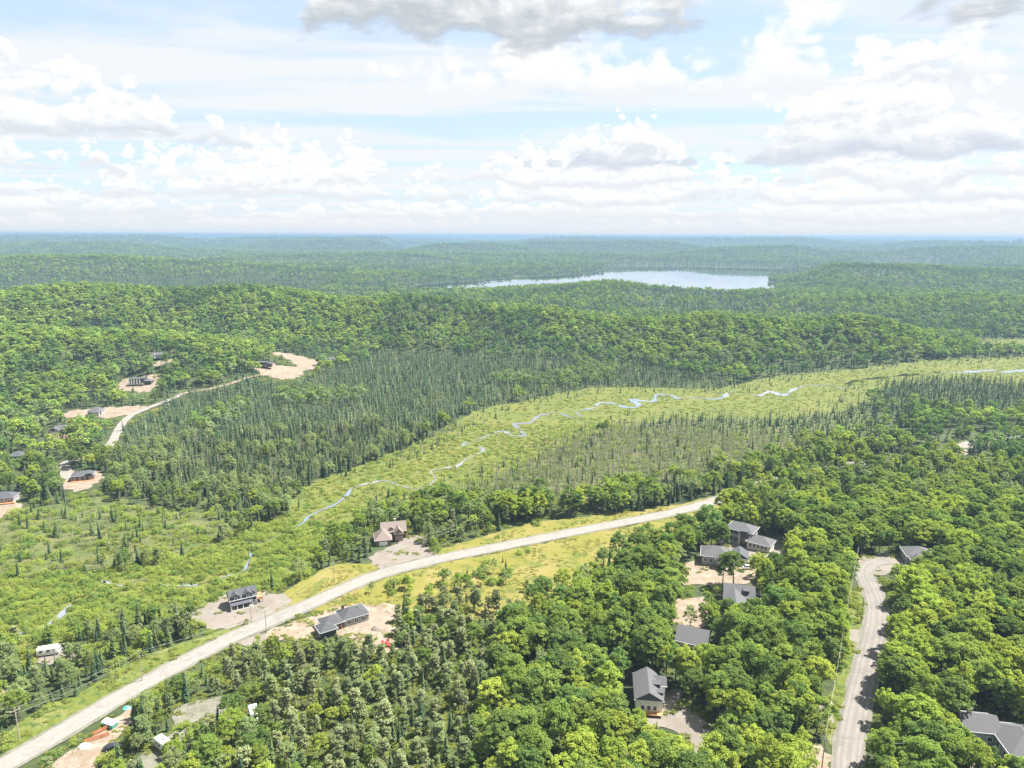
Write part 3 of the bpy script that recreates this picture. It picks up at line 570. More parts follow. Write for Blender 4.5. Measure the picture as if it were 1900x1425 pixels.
def pine(h, rad, seed, leaf=.58, ncl=34, per=46, crown0=.38):
    rg = np.random.default_rng(seed); C = []
    for k in range(ncl):
        f = rg.random() ** .8; z = h * (crown0 + (1 - crown0) * f); r = rad * (1 - f * .72) * rg.uniform(.25, 1.0); a = rg.random() * 6.28
        C.append((r * math.cos(a), r * math.sin(a), z))
    C = np.array(C); idx = np.repeat(np.arange(ncl), per); d = sph(len(idx), rg)
    P = C[idx] + d * np.array([.62, .62, .34]) * rad * .36 * rg.uniform(.4, 1.1, len(idx))[:, None]
    V, F = quads(P, d * .6 + np.array([0, 0, .6]) + rg.normal(size=d.shape) * .6, leaf, rg, .5)
    t = MB(); lean = rg.normal(size=2) * .3
    t.tube([(0, 0, -.5), (lean[0] * .5, lean[1] * .5, h * .5), (lean[0], lean[1], h * .97)], [.015 * h, .010 * h, .003 * h], 6)
    for c in C[::2]: t.tube([(lean[0] * c[2] / h, lean[1] * c[2] / h, c[2] - h * .03), tuple(c)], [.0035 * h, .0015 * h], 4, False)
    return (V, F), (t.v, t.f)
def snag(h, seed, needles=0):
    rg = np.random.default_rng(seed); t = MB(); lean = rg.normal(size=2) * .5
    t.tube([(0, 0, -.5), (lean[0] * .5, lean[1] * .5, h * .5), (lean[0], lean[1], h)], [.016 * h, .011 * h, .004 * h], 5)
    T = []
    for k in range(34):
        f = rg.uniform(.15, .98); a = rg.random() * 6.28; r = h * .17 * (1.1 - f) * rg.uniform(.5, 1.2); z = f * h
        p0 = np.array([lean[0] * f, lean[1] * f, z]); p1 = p0 + np.array([math.cos(a) * r, math.sin(a) * r, r * rg.uniform(-.35, .25)])
        t.tube([tuple(p0), tuple(p1)], [.05, .022], 3, False); T.append((p0 + p1) / 2); T.append(p1)
    T = np.array(T); n = max(needles, 40); idx = rg.integers(0, len(T), n)
    P = T[idx] + rg.normal(size=(n, 3)) * .22
    V, F = quads(P, rg.normal(size=(n, 3)) + np.array([0, 0, .5]), .34 if needles else .26, rg, .35)
    return (V, F), (t.v, t.f)
def bush(h, rad, ncl, nleaf, leaf, seed):
    rg = np.random.default_rng(seed); a = rg.random(ncl) * 6.28; r = rad * rg.random(ncl) ** .6
    C = np.c_[r * np.cos(a), r * np.sin(a), h * (.55 - .35 * (r / rad) ** 2) * rg.uniform(.7, 1.2, ncl)]
    idx = np.repeat(np.arange(ncl), nleaf // ncl); d = sph(len(idx), rg); d[:, 2] = np.abs(d[:, 2]) * 1.1 - .15
    P = C[idx] + d * np.array([rad * .38, rad * .38, h * .42]) * rg.uniform(.6, 1.08, len(idx))[:, None]
    V, F = quads(P, d + np.array([0, 0, .5]) + rg.normal(size=d.shape) * .45, leaf, rg)
    t = MB()
    for k in range(5):
        c = C[rg.integers(ncl)]; t.tube([(0, 0, -.3), tuple(c * np.array([.5, .5, .6])), tuple(c)], [.07, .05, .02], 4, False)
    return (V, F), (t.v, t.f)

PROTO = {}          # key -> dict(crown mesh, trunk mesh, joined mesh, height, kind)
def proto(key, kind, h, shape, leaf, bark, foliage_name='crown'):
    (V, F), (tv, tf) = shape
    cm = mesh(key + '_crown', V, F, [leaf]); tm = mesh(key + '_trunk', tv, tf, [bark], smooth=True)
    n = len(V); jv = np.concatenate([np.asarray(V), np.asarray(tv)]); jf = [tuple(f) for f in F] + [tuple(i + n for i in f) for f in tf]
    jm = mesh(key + '_tree', jv, jf, [leaf, bark], [0] * len(F) + [1] * len(tf))
    PROTO[key] = dict(crown=cm, trunk=tm, tree=jm, h=h, kind=kind)
# full trees for the near ground (under 520 m)
for i, (lf, tone) in enumerate((('maple_bright', 'bright'), ('maple_green', 'green'), ('maple_deep', 'deep'))):
    for j in range(4):
        proto(f'maple_{tone}_{j}', 'maple', 16, broadleaf(16, (4.3, 3.5, 4.9, 3.9)[j], (64, 50, 78, 44)[j], (3000, 2500, 3400, 2300)[j], .58, 100 + i * 10 + j, crown0=(.26, .16, .32, .2)[j], puff=((.15, .30), (.18, .32), (.13, .27), (.2, .36))[j], jit=.4), lf, 'bark')
for j in range(2): proto(f'aspen_pale_{j}', 'aspen', 13, broadleaf(13, (3.0, 3.4)[j], 60, 2200, .42, 140 + j, crown0=.30), 'aspen_pale', 'bark')
for j, lf in enumerate(('spruce_dark', 'spruce_green', 'spruce_dark', 'spruce_green')):
    proto(f'spruce_{j}', 'spruce', 14, conifer(14, (1.9, 2.6, 1.5, 2.1)[j], (30, 26, 34, 30)[j], 11, 160 + j), lf, 'bark')
for j, lf in enumerate(('pine_olive', 'pine_green', 'pine_olive')):
    proto(f'pine_{j}', 'pine', 12, pine(12, (3.5, 3.7, 3.0)[j], 180 + j, ncl=(50, 56, 40)[j], crown0=(.22, .12, .3)[j]), lf, 'bark')
for j in range(3): proto(f'snag_{j}', 'snag', 10, snag(10, 200 + j), 'tamarack', 'dead_wood')
for j in range(2): proto(f'tamarack_{j}', 'tamarack', 9, snag(9, 210 + j, 320), 'tamarack', 'dead_wood')
for j, lf in enumerate(('shrub_bright', 'shrub_green', 'shrub_bright')):
    proto(f'shrub_{j}', 'shrub', 2.6, bush(2.6, (2.0, 1.7, 2.5)[j], 16, 620, .30, 220 + j), lf, 'bark')
for j, lf in enumerate(('weed', 'straw', 'weed')):
    proto(f'weed_{j}', 'weed', .8, bush(.8, (1.1, .9, 1.5)[j], 9, 150, .26, 230 + j), lf, 'bark')
# lighter versions farther off
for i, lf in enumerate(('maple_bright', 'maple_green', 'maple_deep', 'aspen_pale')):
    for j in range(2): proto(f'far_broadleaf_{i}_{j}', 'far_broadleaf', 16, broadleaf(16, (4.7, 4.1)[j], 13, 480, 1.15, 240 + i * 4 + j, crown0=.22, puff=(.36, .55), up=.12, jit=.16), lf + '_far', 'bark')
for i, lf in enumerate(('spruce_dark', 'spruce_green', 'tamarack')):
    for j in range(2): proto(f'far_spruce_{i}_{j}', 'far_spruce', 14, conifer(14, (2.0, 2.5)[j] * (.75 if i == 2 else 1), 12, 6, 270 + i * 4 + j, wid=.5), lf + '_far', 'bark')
KEYS = list(PROTO)

# ---- where they stand
H_ = 0.0
def ring(r0, r1, cell, half=42):
    a = R(half); xm = r1 * math.sin(a)
    gx, gy = np.meshgrid(np.arange(-xm, xm, cell), np.arange(r0 * math.cos(a) * .98, r1, cell))
    x = gx.ravel() + rng.uniform(-.46, .46, gx.size) * cell; y = gy.ravel() + rng.uniform(-.46, .46, gx.size) * cell
    d = np.hypot(x, y); k = (d >= r0) & (d < r1) & (np.abs(np.arctan2(x, y)) < a); return x[k], y[k]
PADS = list(GEO['pads'].values())
OPEN_MEADOW = [GEO['meadow_north'], GEO['meadow_south'], GEO['meadow_west']]
OPEN_VERGE = [GEO['verge_west'], GEO['verge_lane']]
def inside_any(x, y, polys, m=0.0):
    k = np.zeros(x.shape, bool)
    for P in polys:
        a = np.array(P); sel = (x > a[:, 0].min() - 30) & (x < a[:, 0].max() + 30) & (y > a[:, 1].min() - 30) & (y < a[:, 1].max() + 30)
        if sel.any():
            i = np.where(sel)[0]; k[i] |= polysd(x[i], y[i], P) > -m
    return k
def near_line(x, y, L, dist):
    a = np.array(L); k = np.zeros(x.shape, bool)
    sel = (x > a[:, 0].min() - 40) & (x < a[:, 0].max() + 40) & (y > a[:, 1].min() - 40) & (y < a[:, 1].max() + 40)
    i = np.where(sel)[0]
    if len(i): k[i] = linedist(x[i], y[i], L) < dist
    return k
HOUSE_SPOTS = [(-104, 251.6, 8, 4), (-57.5, 309.9, 11, 5), (-62, 237.3, 12, 3), (107.8, 302.1, 12, 4), (91, 282.9, 10, 3), (84.3, 244.3, 8, 4), (61.9, 218.5, 7, 4), (41.5, 191.6, 9, 4), (133.8, 169.4, 11, 3.5), (173.6, 282.1, 7, 3), (-338.9, 631, 13, 3), (-347.7, 688, 9, 2), (-252.2, 706.9, 9, 2), (-328.6, 544.9, 9, 2), (-323.6, 492.7, 9, 2), (-313, 431.4, 7, 2.5), (-249.6, 393.7, 9, 2), (-269.9, 357.8, 9, 2), (-316, 461, 5, 2), (-202.9, 781.2, 6, 2), (-156.8, 216.9, 5, 1), (-75.4, 184.2, 4, 1), (-96.3, 171.9, 4, 1)]        # x, y, radius kept clear, height of what shows above the trees in front
WOODED = ('wood_house_yard', 'mid_house_yard', 'lower_house_side', 'bungalow_back', 'corner_house_yard', 'trailer_yard', 'hidden_drive', 'west_bare', 'camper_clearing', 'edge_house_pad', 'gable_house_pad')
CLEAR_PADS = [P for k, P in GEO['pads'].items() if k not in WOODED]
def blocks(x, y, h, tight=0.85):
    """does a tree this tall stand on, or hide, a road, yard, house or meadow"""
    k = np.zeros(x.shape, bool)
    for f in (0.0, .3, .6, 1.0):
        s = 1 + f * tight * h / (CAMZ - tight * h)
        X, Y = x * s, y * s
        k |= inside_any(X, Y, PADS if f == 0 else CLEAR_PADS, 1.2 if f == 0 else -.5)
        if 0 < f < .9: k |= inside_any(X, Y, OPEN_MEADOW[:2], -1.5) & ~inside_any(x, y, OPEN_MEADOW[:2], 2.0)
        k |= near_line(X, Y, open_road, 7.0 if f == 0 else 4.2) | near_line(X, Y, GEO['lane'], 7.0 if f == 0 else 4.8) | (near_line(X, Y, GEO['hill_road'], 3.4) if f == 0 else near_line(X, Y, GEO['hill_road'][5:11], 3.0))
        if f == 0: k0 = k.copy()
    k |= near_line(x, y, road_line, 5.0); stand = k0 | near_line(x, y, road_line, 5.0)
    for hx, hy, hr, hh in HOUSE_SPOTS:
        q0 = np.hypot(x - hx, y - hy) < hr + 1.5; k |= q0; stand |= q0
        for f in (.35, .7, 1.0):
            e = np.maximum(h * tight - hh, 0); s = 1 + f * e / (CAMZ - hh - e)
            k |= np.hypot(x * s - hx, y * s - hy) < hr * .5
    return stand | (k & (rng.random(x.shape) > .03))
def pick(names, n): return np.array([KEYS.index(q) for q in names])[rng.integers(0, len(names), n)]
MAPLES = [k for k in KEYS if k.startswith('maple')]; SPRUCES = [k for k in KEYS if k.startswith('spruce')]; PINES = [k for k in KEYS if k.startswith('pine')]
ASPENS = [k for k in KEYS if k.startswith('aspen')]; SNAGS = [k for k in KEYS if k.startswith('snag')]; TAMS = [k for k in KEYS if k.startswith('tamarack')]; SHRUBS = [k for k in KEYS if k.startswith('shrub')]
out = []            # rows of x, y, key index, height, rotation
def put(x, y, k, h): 
    if len(x): out.append(np.stack([x, y, k, h, rng.uniform(0, 6.283, len(x))], 1))
def near_ground():
    for r0, r1, cell in ((118, 520, 2.9),):
        x, y = ring(r0, r1, cell); n = len(x)
        wob = (vnoise(x / 14, y / 14, 91) - .5) * 22 + (vnoise(x / 5, y / 5, 92) - .5) * 14
        marsh = polysd(x, y, GEO['marsh']) > 0; bog = polysd(x, y, GEO['bog']) > wob * .4; sng = polysd(x, y, GEO['snags']) > wob * 1.1; sf = polysd(x, y, GEO['snags_far']) > wob * .5
        spr = (polysd(x, y, GEO['spruce']) > wob * .8) | (polysd(x, y, GEO['spruce_right']) > wob * .8); pin = polysd(x, y, GEO['pines']) > wob * .3; marsh &= ~spr | (rng.random(n) < .5)
        mead = inside_any(x, y, OPEN_MEADOW); verge = inside_any(x, y, OPEN_VERGE)
        u = rng.random(n); keep = rng.random(n); patch = vnoise(x / 26, y / 26, 71); patch2 = vnoise(x / 60, y / 60, 72)
        kind = np.full(n, -1); hh = np.zeros(n)
        other = ~(marsh | bog | sng | spr | pin | mead | verge | sf)
        east = other & (x > -6 + (y - 150) * .02) & (y < 345)
        backs = other & ~east & (y > 330) & (x > -60)
        west = other & ~east & ~backs & (y < 330)
        hill = other & ~east & ~backs & ~west
        def assign(mask, table, density):
            q = mask & (keep < density); c = 0.0
            for names, p, lo, hi in table:
                s = q & (u >= c) & (u < c + p); c += p; m = s.sum()
                kind[s] = pick(names, m); hh[s] = lo + (hi - lo) * rng.random(m) ** 1.15
        bright = [k for k in MAPLES if 'bright' in k]; deep = [k for k in MAPLES if 'deep' in k or 'green' in k]
        assign(east & (patch < .5), [(MAPLES, .62, 8.5, 16), (bright, .2, 9, 15), (ASPENS, .09, 7, 11), (SPRUCES, .04, 7, 12), (SHRUBS, .05, 2.5, 4)], .52)
        assign(east & (patch >= .5), [(deep, .45, 9, 16.5), (MAPLES, .36, 8.5, 15), (ASPENS, .10, 7, 11), (SPRUCES, .06, 7, 12), (SHRUBS, .03, 2.5, 4)], .52)
        assign(west & (patch2 < .52), [(SPRUCES, .40, 4.5, 11), (MAPLES, .22, 5, 10), (ASPENS, .16, 5, 10), (PINES, .08, 6, 10), (SHRUBS, .14, 2, 4)], .66)
        assign(west & (patch2 >= .52), [(SPRUCES, .26, 4.5, 11), (MAPLES, .34, 5.5, 11), (ASPENS, .18, 5, 10), (PINES, .06, 6, 10), (SHRUBS, .16, 2, 4)], .66)
        assign(backs & (patch < .55), [(MAPLES, .58, 7, 13), (SPRUCES, .28, 6, 12), (ASPENS, .14, 7, 11)], .6)
        assign(backs & (patch >= .55), [(MAPLES, .32, 7, 12), (SPRUCES, .50, 6, 13), (ASPENS, .12, 7, 11), (TAMS, .06, 6, 10)], .62)
        assign(hill, [(SPRUCES, .46, 5, 13), (MAPLES, .26, 7, 12), (ASPENS, .20, 6, 11), (SNAGS, .04, 6, 10), (SHRUBS, .04, 2, 4)], .42)
        assign(spr & (patch < .70), [(SPRUCES, .74, 4, 11.5), (TAMS, .12, 5, 11), (ASPENS, .08, 6, 11), (SNAGS, .06, 5, 11)], .66)
        assign(spr & (patch >= .70), [(SPRUCES, .36, 5, 12), (ASPENS, .44, 6, 11), (MAPLES, .13, 6, 10), (SNAGS, .07, 6, 11)], .55)
        assign(pin, [(PINES, .60, 4, 10), (SPRUCES, .10, 4, 10), (MAPLES, .10, 5, 9), (ASPENS, .06, 5, 9), (SHRUBS, .14, 2, 3.5)], .60)
        assign(sng | sf, [(TAMS, .50, 4, 11), (SNAGS, .20, 4, 10), (SPRUCES, .14, 3, 9), (SHRUBS, .16, 1.5, 3)], .82)
        assign(bog & ~marsh, [(SHRUBS, .62, 1.4, 3.2), (SNAGS, .12, 4, 9), (TAMS, .10, 4, 8), (SPRUCES, .16, 4, 9)], .40)
        fringe = marsh & (polysd(x, y, GEO['marsh']) < 20) & (x > -75) & (y > 300)
        assign(marsh & (y < 330), [(SHRUBS, .985, 1.2, 3.0), (SNAGS, .015, 3, 6)], .92)
        assign(marsh & (y >= 330), [(['weed_0', 'weed_1', 'weed_2'], .62, .5, 1.1), ([SHRUBS[0], SHRUBS[2]], .27, .6, 1.6), (SHRUBS[1:2], .08, .7, 1.8), (SNAGS, .03, 2, 5)], .8)
        assign(fringe & (rng.random(n) < .6), [(SPRUCES, .26, 2, 7), (TAMS, .22, 3, 8), (SNAGS, .10, 3, 7), (SHRUBS, .42, 1, 2.6)], .9)
        assign(mead, [(SHRUBS, .35, 1, 2.4), (SPRUCES, .5, 1.2, 3.5), (PINES, .10, 4, 7), (ASPENS, .05, 4, 6)], .030)
        assign(verge, [(SHRUBS, .8, 1, 2.4), (SPRUCES, .2, 1.5, 4)], .16)
        # thicket in the meadow beside the road
        for cx, cyy, rr in THICKETS:
            q = (np.hypot(x - cx, (y - cyy)) < rr) & (keep < .35); m = q.sum(); kind[q] = pick(ASPENS + SHRUBS + SPRUCES[1:2] + MAPLES[3:5], m); hh[q] = rng.uniform(3.5, 7.5, m)
            s = q & np.isin(kind, [KEYS.index(k) for k in SHRUBS]); hh[s] = rng.uniform(2, 4, s.sum())
        ok = kind >= 0; x, y, kind, hh, u, keep = x[ok], y[ok], kind[ok], hh[ok], u[ok], keep[ok]
        bad = blocks(x, y, hh)
        low = bad & ~blocks(x, y, np.full(len(x), 2.5), 1.0) & (keep < .5)        # undergrowth where a tall tree would not fit
        kind = np.where(low, pick(SHRUBS, len(x)), kind); hh = np.where(low, rng.uniform(1.2, 2.6, len(x)), hh)
        bad &= ~low
        wet = near_line(x, y, GEO['river'], 3.4) | near_line(x, y, GEO['creek'], 3.0)
        s = 1 + hh * .8 / (CAMZ - hh); wet |= near_line(x * s, y * s, GEO['river'], 1.6)
        bad |= wet & (rng.random(len(x)) < np.where(y < 330, .5, .72)) | near_line(x, y, GEO['river'], 1.0)
        put(x[~bad], y[~bad], kind[~bad], hh[~bad])
THICKETS = [(-8.9, 271.2, 9), (-20.8, 265, 8), (6.1, 299.8, 6), (-34, 256.8, 7), (-57.4, 256.8, 5), (-66.3, 268, 4), (-42, 268, 6), (-49.6, 260.9, 5), (49.3, 320.3, 4), (62.3, 320.3, 6), (10.7, 330.3, 3), (-35.1, 312.9, 6), (-26.2, 323.1, 5), (3.9, 322.1, 2.5), (97.3, 344.7, 3)]
near_ground()
FB = [k for k in KEYS if k.startswith('far_broadleaf')]; FS = [k for k in KEYS if k.startswith('far_spruce')]
def far_ground():
    for r0, r1, cell, grow in ((520, 1300, 3.9, 1.0), (1300, 3000, 7.0, 1.15), (3000, 6500, 15.0, 1.55), (6500, 13000, 38.0, 2.9)):
        x, y = ring(r0, r1, cell, 40); n = len(x); z = height(x, y)
        lk = np.zeros(n, bool)
        for P in LAKES: lk |= lakemask(x, y, P) > -4
        u = rng.random(n); keep = rng.random(n); patch = vnoise(x / 75, y / 75, 73); big = vnoise(x / 260, y / 260, 74)
        fs = np.full(n, .22); fs = np.where((patch > .66), .6, fs); fs = fs + sstep(9, 1, z) * .3
        dens = np.full(n, .46 if r0 < 1300 else .62 if r0 < 3000 else .85)
        if r0 < 1300:
            wob = (vnoise(x / 16, y / 16, 91) - .5) * 26 + (vnoise(x / 6, y / 6, 92) - .5) * 14
            spr = (polysd(x, y, GEO['spruce']) > wob * .8) | (polysd(x, y, GEO['spruce_right']) > wob * .8)
            marsh = ((polysd(x, y, GEO['marsh']) > 0) | (polysd(x, y, GEO['upper_marsh']) > 0)) & ~(spr & (rng.random(n) < .6)); sng = (polysd(x, y, GEO['snags_far']) > 0) | (polysd(x, y, GEO['snags']) > 0)
            fs = np.where(spr, .93, fs); dens = np.where(spr, .95, dens); dens = np.where(marsh, .5, dens); dens = np.where(sng, .9, dens)
        else:
            fs = fs + .18 + (big - .5) * .6 - sstep(14, 26, z) * .3
        if r0 >= 1300: fs = np.where((x < -500) & (y < 2700), fs + .6, fs)  # cloud shade on the left hills, put in as a darker, conifer-heavy tree mix
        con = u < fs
        m = con.sum(); kind = np.zeros(n, int)
        fbright = [k for k in FB if '_0_' in k]; fdark = [k for k in FB if '_2_' in k]
        kb = np.where((patch < .36) | ((z > 13) & (patch < .62)), pick(fbright + FB[2:4], n), np.where(patch > .62, pick(fdark + FB[2:4], n), pick(FB, n)))
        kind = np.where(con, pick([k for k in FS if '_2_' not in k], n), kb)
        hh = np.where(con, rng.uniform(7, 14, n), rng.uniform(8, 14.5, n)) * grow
        if r0 < 1300:
            ts = [k for k in FS if '_2_' in k]
            kind = np.where(sng, pick(ts + FS[2:4], n), kind); hh = np.where(sng, rng.uniform(5, 11, n), hh)
            kind = np.where(spr & (u > .84), pick(ts, n), kind); kind = np.where(spr & (patch > .68) & (u < .5), pick(FB[6:8] + FB[2:4], n), kind); hh = np.where(spr & con, rng.uniform(4, 11, n), hh)
            fr = marsh & (polysd(x, y, GEO['marsh']) < 26) & (rng.random(n) < .55)
            kind = np.where(fr, pick(FS, n), kind); hh = np.where(fr, rng.uniform(2, 8, n), hh); marsh = marsh & ~fr
            kind = np.where(marsh & ~sng, pick(['weed_0', 'weed_1', 'weed_2', 'weed_2', 'weed_0', 'shrub_0'], n), kind); hh = np.where(marsh & ~sng, rng.uniform(.5, 1.2, n), hh)
        ok = (keep < dens) & ~lk
        x, y, kind, hh = x[ok], y[ok], kind[ok], hh[ok]
        if r0 < 1300:
            bad = blocks(x, y, hh, .75) | near_line(x, y, GEO['river'], 3.2)
            low = bad & ~blocks(x, y, np.full(len(x), 2.0), 1.0) & ~near_line(x, y, GEO['river'], 3.2); kind = np.where(low, pick(SHRUBS + ['weed_0', 'weed_1'], len(x)), kind); hh = np.where(low, rng.uniform(.8, 2.2, len(x)), hh); bad &= ~low; x, y, kind, hh = x[~bad], y[~bad], kind[~bad], hh[~bad]
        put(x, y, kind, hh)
far_ground()
T = np.concatenate(out); TZ = height(T[:, 0], T[:, 1]); TK = T[:, 2].astype(int)
PH = np.array([PROTO[k]['h'] for k in KEYS]); TS = T[:, 3] / PH[TK]
KIND = np.array([PROTO[k]['kind'] for k in KEYS])[TK]

# ---- the 300 of each kind that show largest stand as trees of their own; the rest fill the woods
cp_, sp_ = math.cos(PITCH), math.sin(PITCH)
def project(x, y, z):
    w = y * cp_ - (z - CAMZ) * sp_; return 950 + 1317 * x / w, 712.5 - 1317 * (y * sp_ + (z - CAMZ) * cp_) / w, w
SX, SY, SW = project(T[:, 0], T[:, 1], TZ + T[:, 3] * .8)
inview = (SX > 4) & (SX < 1896) & (SY > 4) & (SY < 1440)
NAMES = {'maple': ('maple_tree', 'crown'), 'aspen': ('aspen_tree', 'crown'), 'spruce': ('spruce_tree', 'crown'), 'pine': ('pine_tree', 'crown'), 'snag': ('dead_tree', 'crown'), 'tamarack': ('tamarack_tree', 'crown'), 'shrub': ('shrub', 'foliage')}
LOOK = {'maple_bright': 'yellow-green maple', 'maple_green': 'mid-green maple', 'maple_deep': 'deep green maple', 'aspen_pale': 'pale green round-crowned aspen',
        'spruce_0': 'dark pointed spruce', 'spruce_1': 'broad green spruce', 'spruce_2': 'slim dark spruce', 'spruce_3': 'green pointed spruce',
        'pine_0': 'olive open-crowned pine', 'pine_1': 'bushy green pine', 'pine_2': 'thin olive pine', 'snag_0': 'bare grey dead tree', 'snag_1': 'bare grey dead tree', 'snag_2': 'bare grey dead tree',
        'tamarack_0': 'thin grey-green tamarack', 'tamarack_1': 'thin grey-green tamarack', 'shrub_0': 'bright green rounded shrub', 'shrub_1': 'darker green rounded shrub', 'shrub_2': 'wide bright green shrub'}
SITES = [(-104, 251.6, 17, 'the navy house'),
         (-57.5, 309.9, 18, 'the brown-roofed house'),
         (-62, 237.3, 17, 'the long bungalow'),
         (107.8, 302.1, 18, 'the stone-winged house'),
         (91, 282.9, 14, 'the white garage'),
         (84.3, 244.3, 14, 'the dark-dormered house'),
         (61.9, 218.5, 13, 'the plain gabled house'),
         (41.5, 191.6, 16, 'the driveway house'),
         (133.8, 169.4, 18, 'the blue-grey house'),
         (173.6, 282.1, 15, 'the lane-end house'),
         (-156.8, 216.9, 14, 'the motorhome'),
         (-75.4, 184.2, 11, 'the camping trailer'),
         (-113.9, 175, 12, 'the roadside yard'),
         (-96.3, 171.9, 10, 'the dirt-track trailer'),
         (-117.9, 202.6, 9, 'the bare-topped pole'),
         (-249.6, 393.7, 22, 'the timber-porch house'),
         (-269.9, 357.8, 20, 'the orange-decked house'),
         (-138.3, 175, 9, 'the crossarm pole'),
         (116.9, 225.2, 10, 'the upper lane drive'),
         (92, 184.8, 10, 'the lower lane drive'),
         (136.7, 238.5, 10, 'the lane bend'),
         (105.1, 189, 10, 'the straight lane'),
         (115.8, 365.1, 14, 'the road bend'),
         (39.1, 321.2, 8, 'the meadow road'),
         (10.6, 254.9, 8, 'the meadow edge'),
         (-8.8, 206.8, 8, 'the pine gap'),
         (-328.6, 544.9, 20, 'the sandy terrace'),
         (311.2, 466.2, 30, 'the far road pit'),
         (-95.8, 350.7, 14, 'the river pool'),
         (-116.6, 295.5, 12, 'the creek bend'),
         (38.1, 436.6, 20, 'the snag marsh')]
BASES = (('in the pine stand', GEO['pines']), ('in the yellow meadow', GEO['meadow_south']), ('in the yellow meadow', GEO['meadow_north']), ('in the roadside grass', GEO['meadow_west']), ('in the creek swamp', GEO['marsh']),
         ('in the dead-tree bog', GEO['bog']), ('among the marsh snags', GEO['snags']), ('in the spruce wood', GEO['spruce']))
def site_of(x, y):
    base = None
    for nm, P in BASES:
        if polysd(np.array([x]), np.array([y]), P)[0] > 0: base = nm; break
    o = sorted(SITES, key=lambda s: math.hypot(x - s[0], y - s[1])); a, b = o[0], o[1]
    da = math.hypot(x - a[0], y - a[1])
    if base: return f'{base} towards {a[3]}'
    if da < a[2]: return f'close beside {a[3]}'
    return f'between {a[3]} and {b[3]}'
single = np.zeros(len(T), bool); n_single = 0
for kind, (nm, leafname) in NAMES.items():
    idx = np.where((KIND == kind) & inview)[0]; size = T[idx, 3] / SW[idx]; idx = idx[np.argsort(-size)][:300]
    single[idx] = True
    for i in idx:
        key = KEYS[TK[i]]; pr = PROTO[key]; x, y, h = T[i, 0], T[i, 1], T[i, 3]
        look = LOOK.get(key) or LOOK[key.rsplit('_', 1)[0]]
        if kind == 'shrub': sz = 'Low' if h < 1.6 else 'Big' if h > 2.6 else 'Mid-sized'
        else: sz = 'Small' if h < 7 else 'Tall' if h > 11 else 'Medium'
        site = site_of(x, y); wd = rng.uniform(.8, 1.28); ln = abs(rng.normal()) * .05
        shape = 'leaning ' if ln > .085 else 'slender ' if wd < .92 else 'spreading ' if wd > 1.14 else ''
        if kind == 'shrub': shape = ''; ln = 0.0
        t = thing(nm, f'{sz} {shape}{look} {site}', 'shrub' if kind == 'shrub' else 'tree', (x, y, TZ[i]), T[i, 4], f'{look}s {site}')
        t.rotation_euler = (ln, 0, T[i, 4]); cw = TS[i] * wd * (.85 if kind == 'spruce' else 1)
        t.scale = (cw, cw, TS[i]) if kind != 'shrub' else (max(TS[i], .8) * 1.05, max(TS[i], .8) * 1.05, TS[i])
        link('trunk' if kind != 'shrub' else 'stem', pr['trunk'], t); link(leafname, pr['crown'], t)
def scatter(name, label, kinds):
    sel = np.where(np.isin(KIND, kinds) & ~single)[0]
    if not len(sel): return
    used = sorted(set(TK[sel])); col = bpy.data.collections.new(name + '_sources')
    for q, k in enumerate(used): col.objects.link(bpy.data.objects.new(f'{q:02d}_' + KEYS[k], PROTO[KEYS[k]]['tree']))
    remap = {k: q for q, k in enumerate(used)}
    me = bpy.data.meshes.new(name); me.vertices.add(len(sel)); me.vertices.foreach_set('co', np.stack([T[sel, 0], T[sel, 1], TZ[sel]], 1).ravel())
    a = me.attributes.new('pick', 'INT', 'POINT'); a.data.foreach_set('value', np.array([remap[k] for k in TK[sel]], np.int32))
    a = me.attributes.new('turn', 'FLOAT_VECTOR', 'POINT'); rot = np.zeros((len(sel), 3)); rot[:, 2] = T[sel, 4]; rot[:, :2] = rng.normal(size=(len(sel), 2)) * .045; a.data.foreach_set('vector', rot.ravel())
    a = me.attributes.new('size', 'FLOAT_VECTOR', 'POINT'); s = np.stack([TS[sel]] * 3, 1); wid = rng.uniform(.85, 1.25, len(sel)); s[:, 0] *= wid; s[:, 1] *= wid
    sh = KIND[sel] == 'shrub'; s[sh, :2] = np.maximum(s[sh, :2], .8) * 1.05; cf = np.isin(KIND[sel], ['spruce', 'far_spruce']); s[cf, :2] *= rng.uniform(.62, 1.02, cf.sum())[:, None]; wd = KIND[sel] == 'weed'; s[wd, :2] = np.maximum(s[wd, :2], 1.0) * 1.15; a.data.foreach_set('vector', s.ravel())
    o = link(name, me); o['label'] = label; o['kind'] = 'stuff'
    ng = bpy.data.node_groups.new(name, 'GeometryNodeTree')
    ng.interface.new_socket('Geometry', in_out='INPUT', socket_type='NodeSocketGeometry'); ng.interface.new_socket('Geometry', in_out='OUTPUT', socket_type='NodeSocketGeometry')
    gi = ng.nodes.new('NodeGroupInput'); go = ng.nodes.new('NodeGroupOutput'); ip = ng.nodes.new('GeometryNodeInstanceOnPoints'); ci = ng.nodes.new('GeometryNodeCollectionInfo')
    ci.inputs['Collection'].default_value = col; ci.inputs['Separate Children'].default_value = True; ci.inputs['Reset Children'].default_value = True
    def attr(nm, dt):
        q = ng.nodes.new('GeometryNodeInputNamedAttribute'); q.data_type = dt; q.inputs['Name'].default_value = nm; return q.outputs['Attribute']
    ng.links.new(gi.outputs[0], ip.inputs['Points']); ng.links.new(ci.outputs[0], ip.inputs['Instance']); ip.inputs['Pick Instance'].default_value = True
    ng.links.new(attr('pick', 'INT'), ip.inputs['Instance Index']); ng.links.new(attr('turn', 'FLOAT_VECTOR'), ip.inputs['Rotation']); ng.links.new(attr('size', 'FLOAT_VECTOR'), ip.inputs['Scale'])
    ng.links.new(ip.outputs[0], go.inputs[0])
    md = o.modifiers.new('scatter', 'NODES'); md.node_group = ng
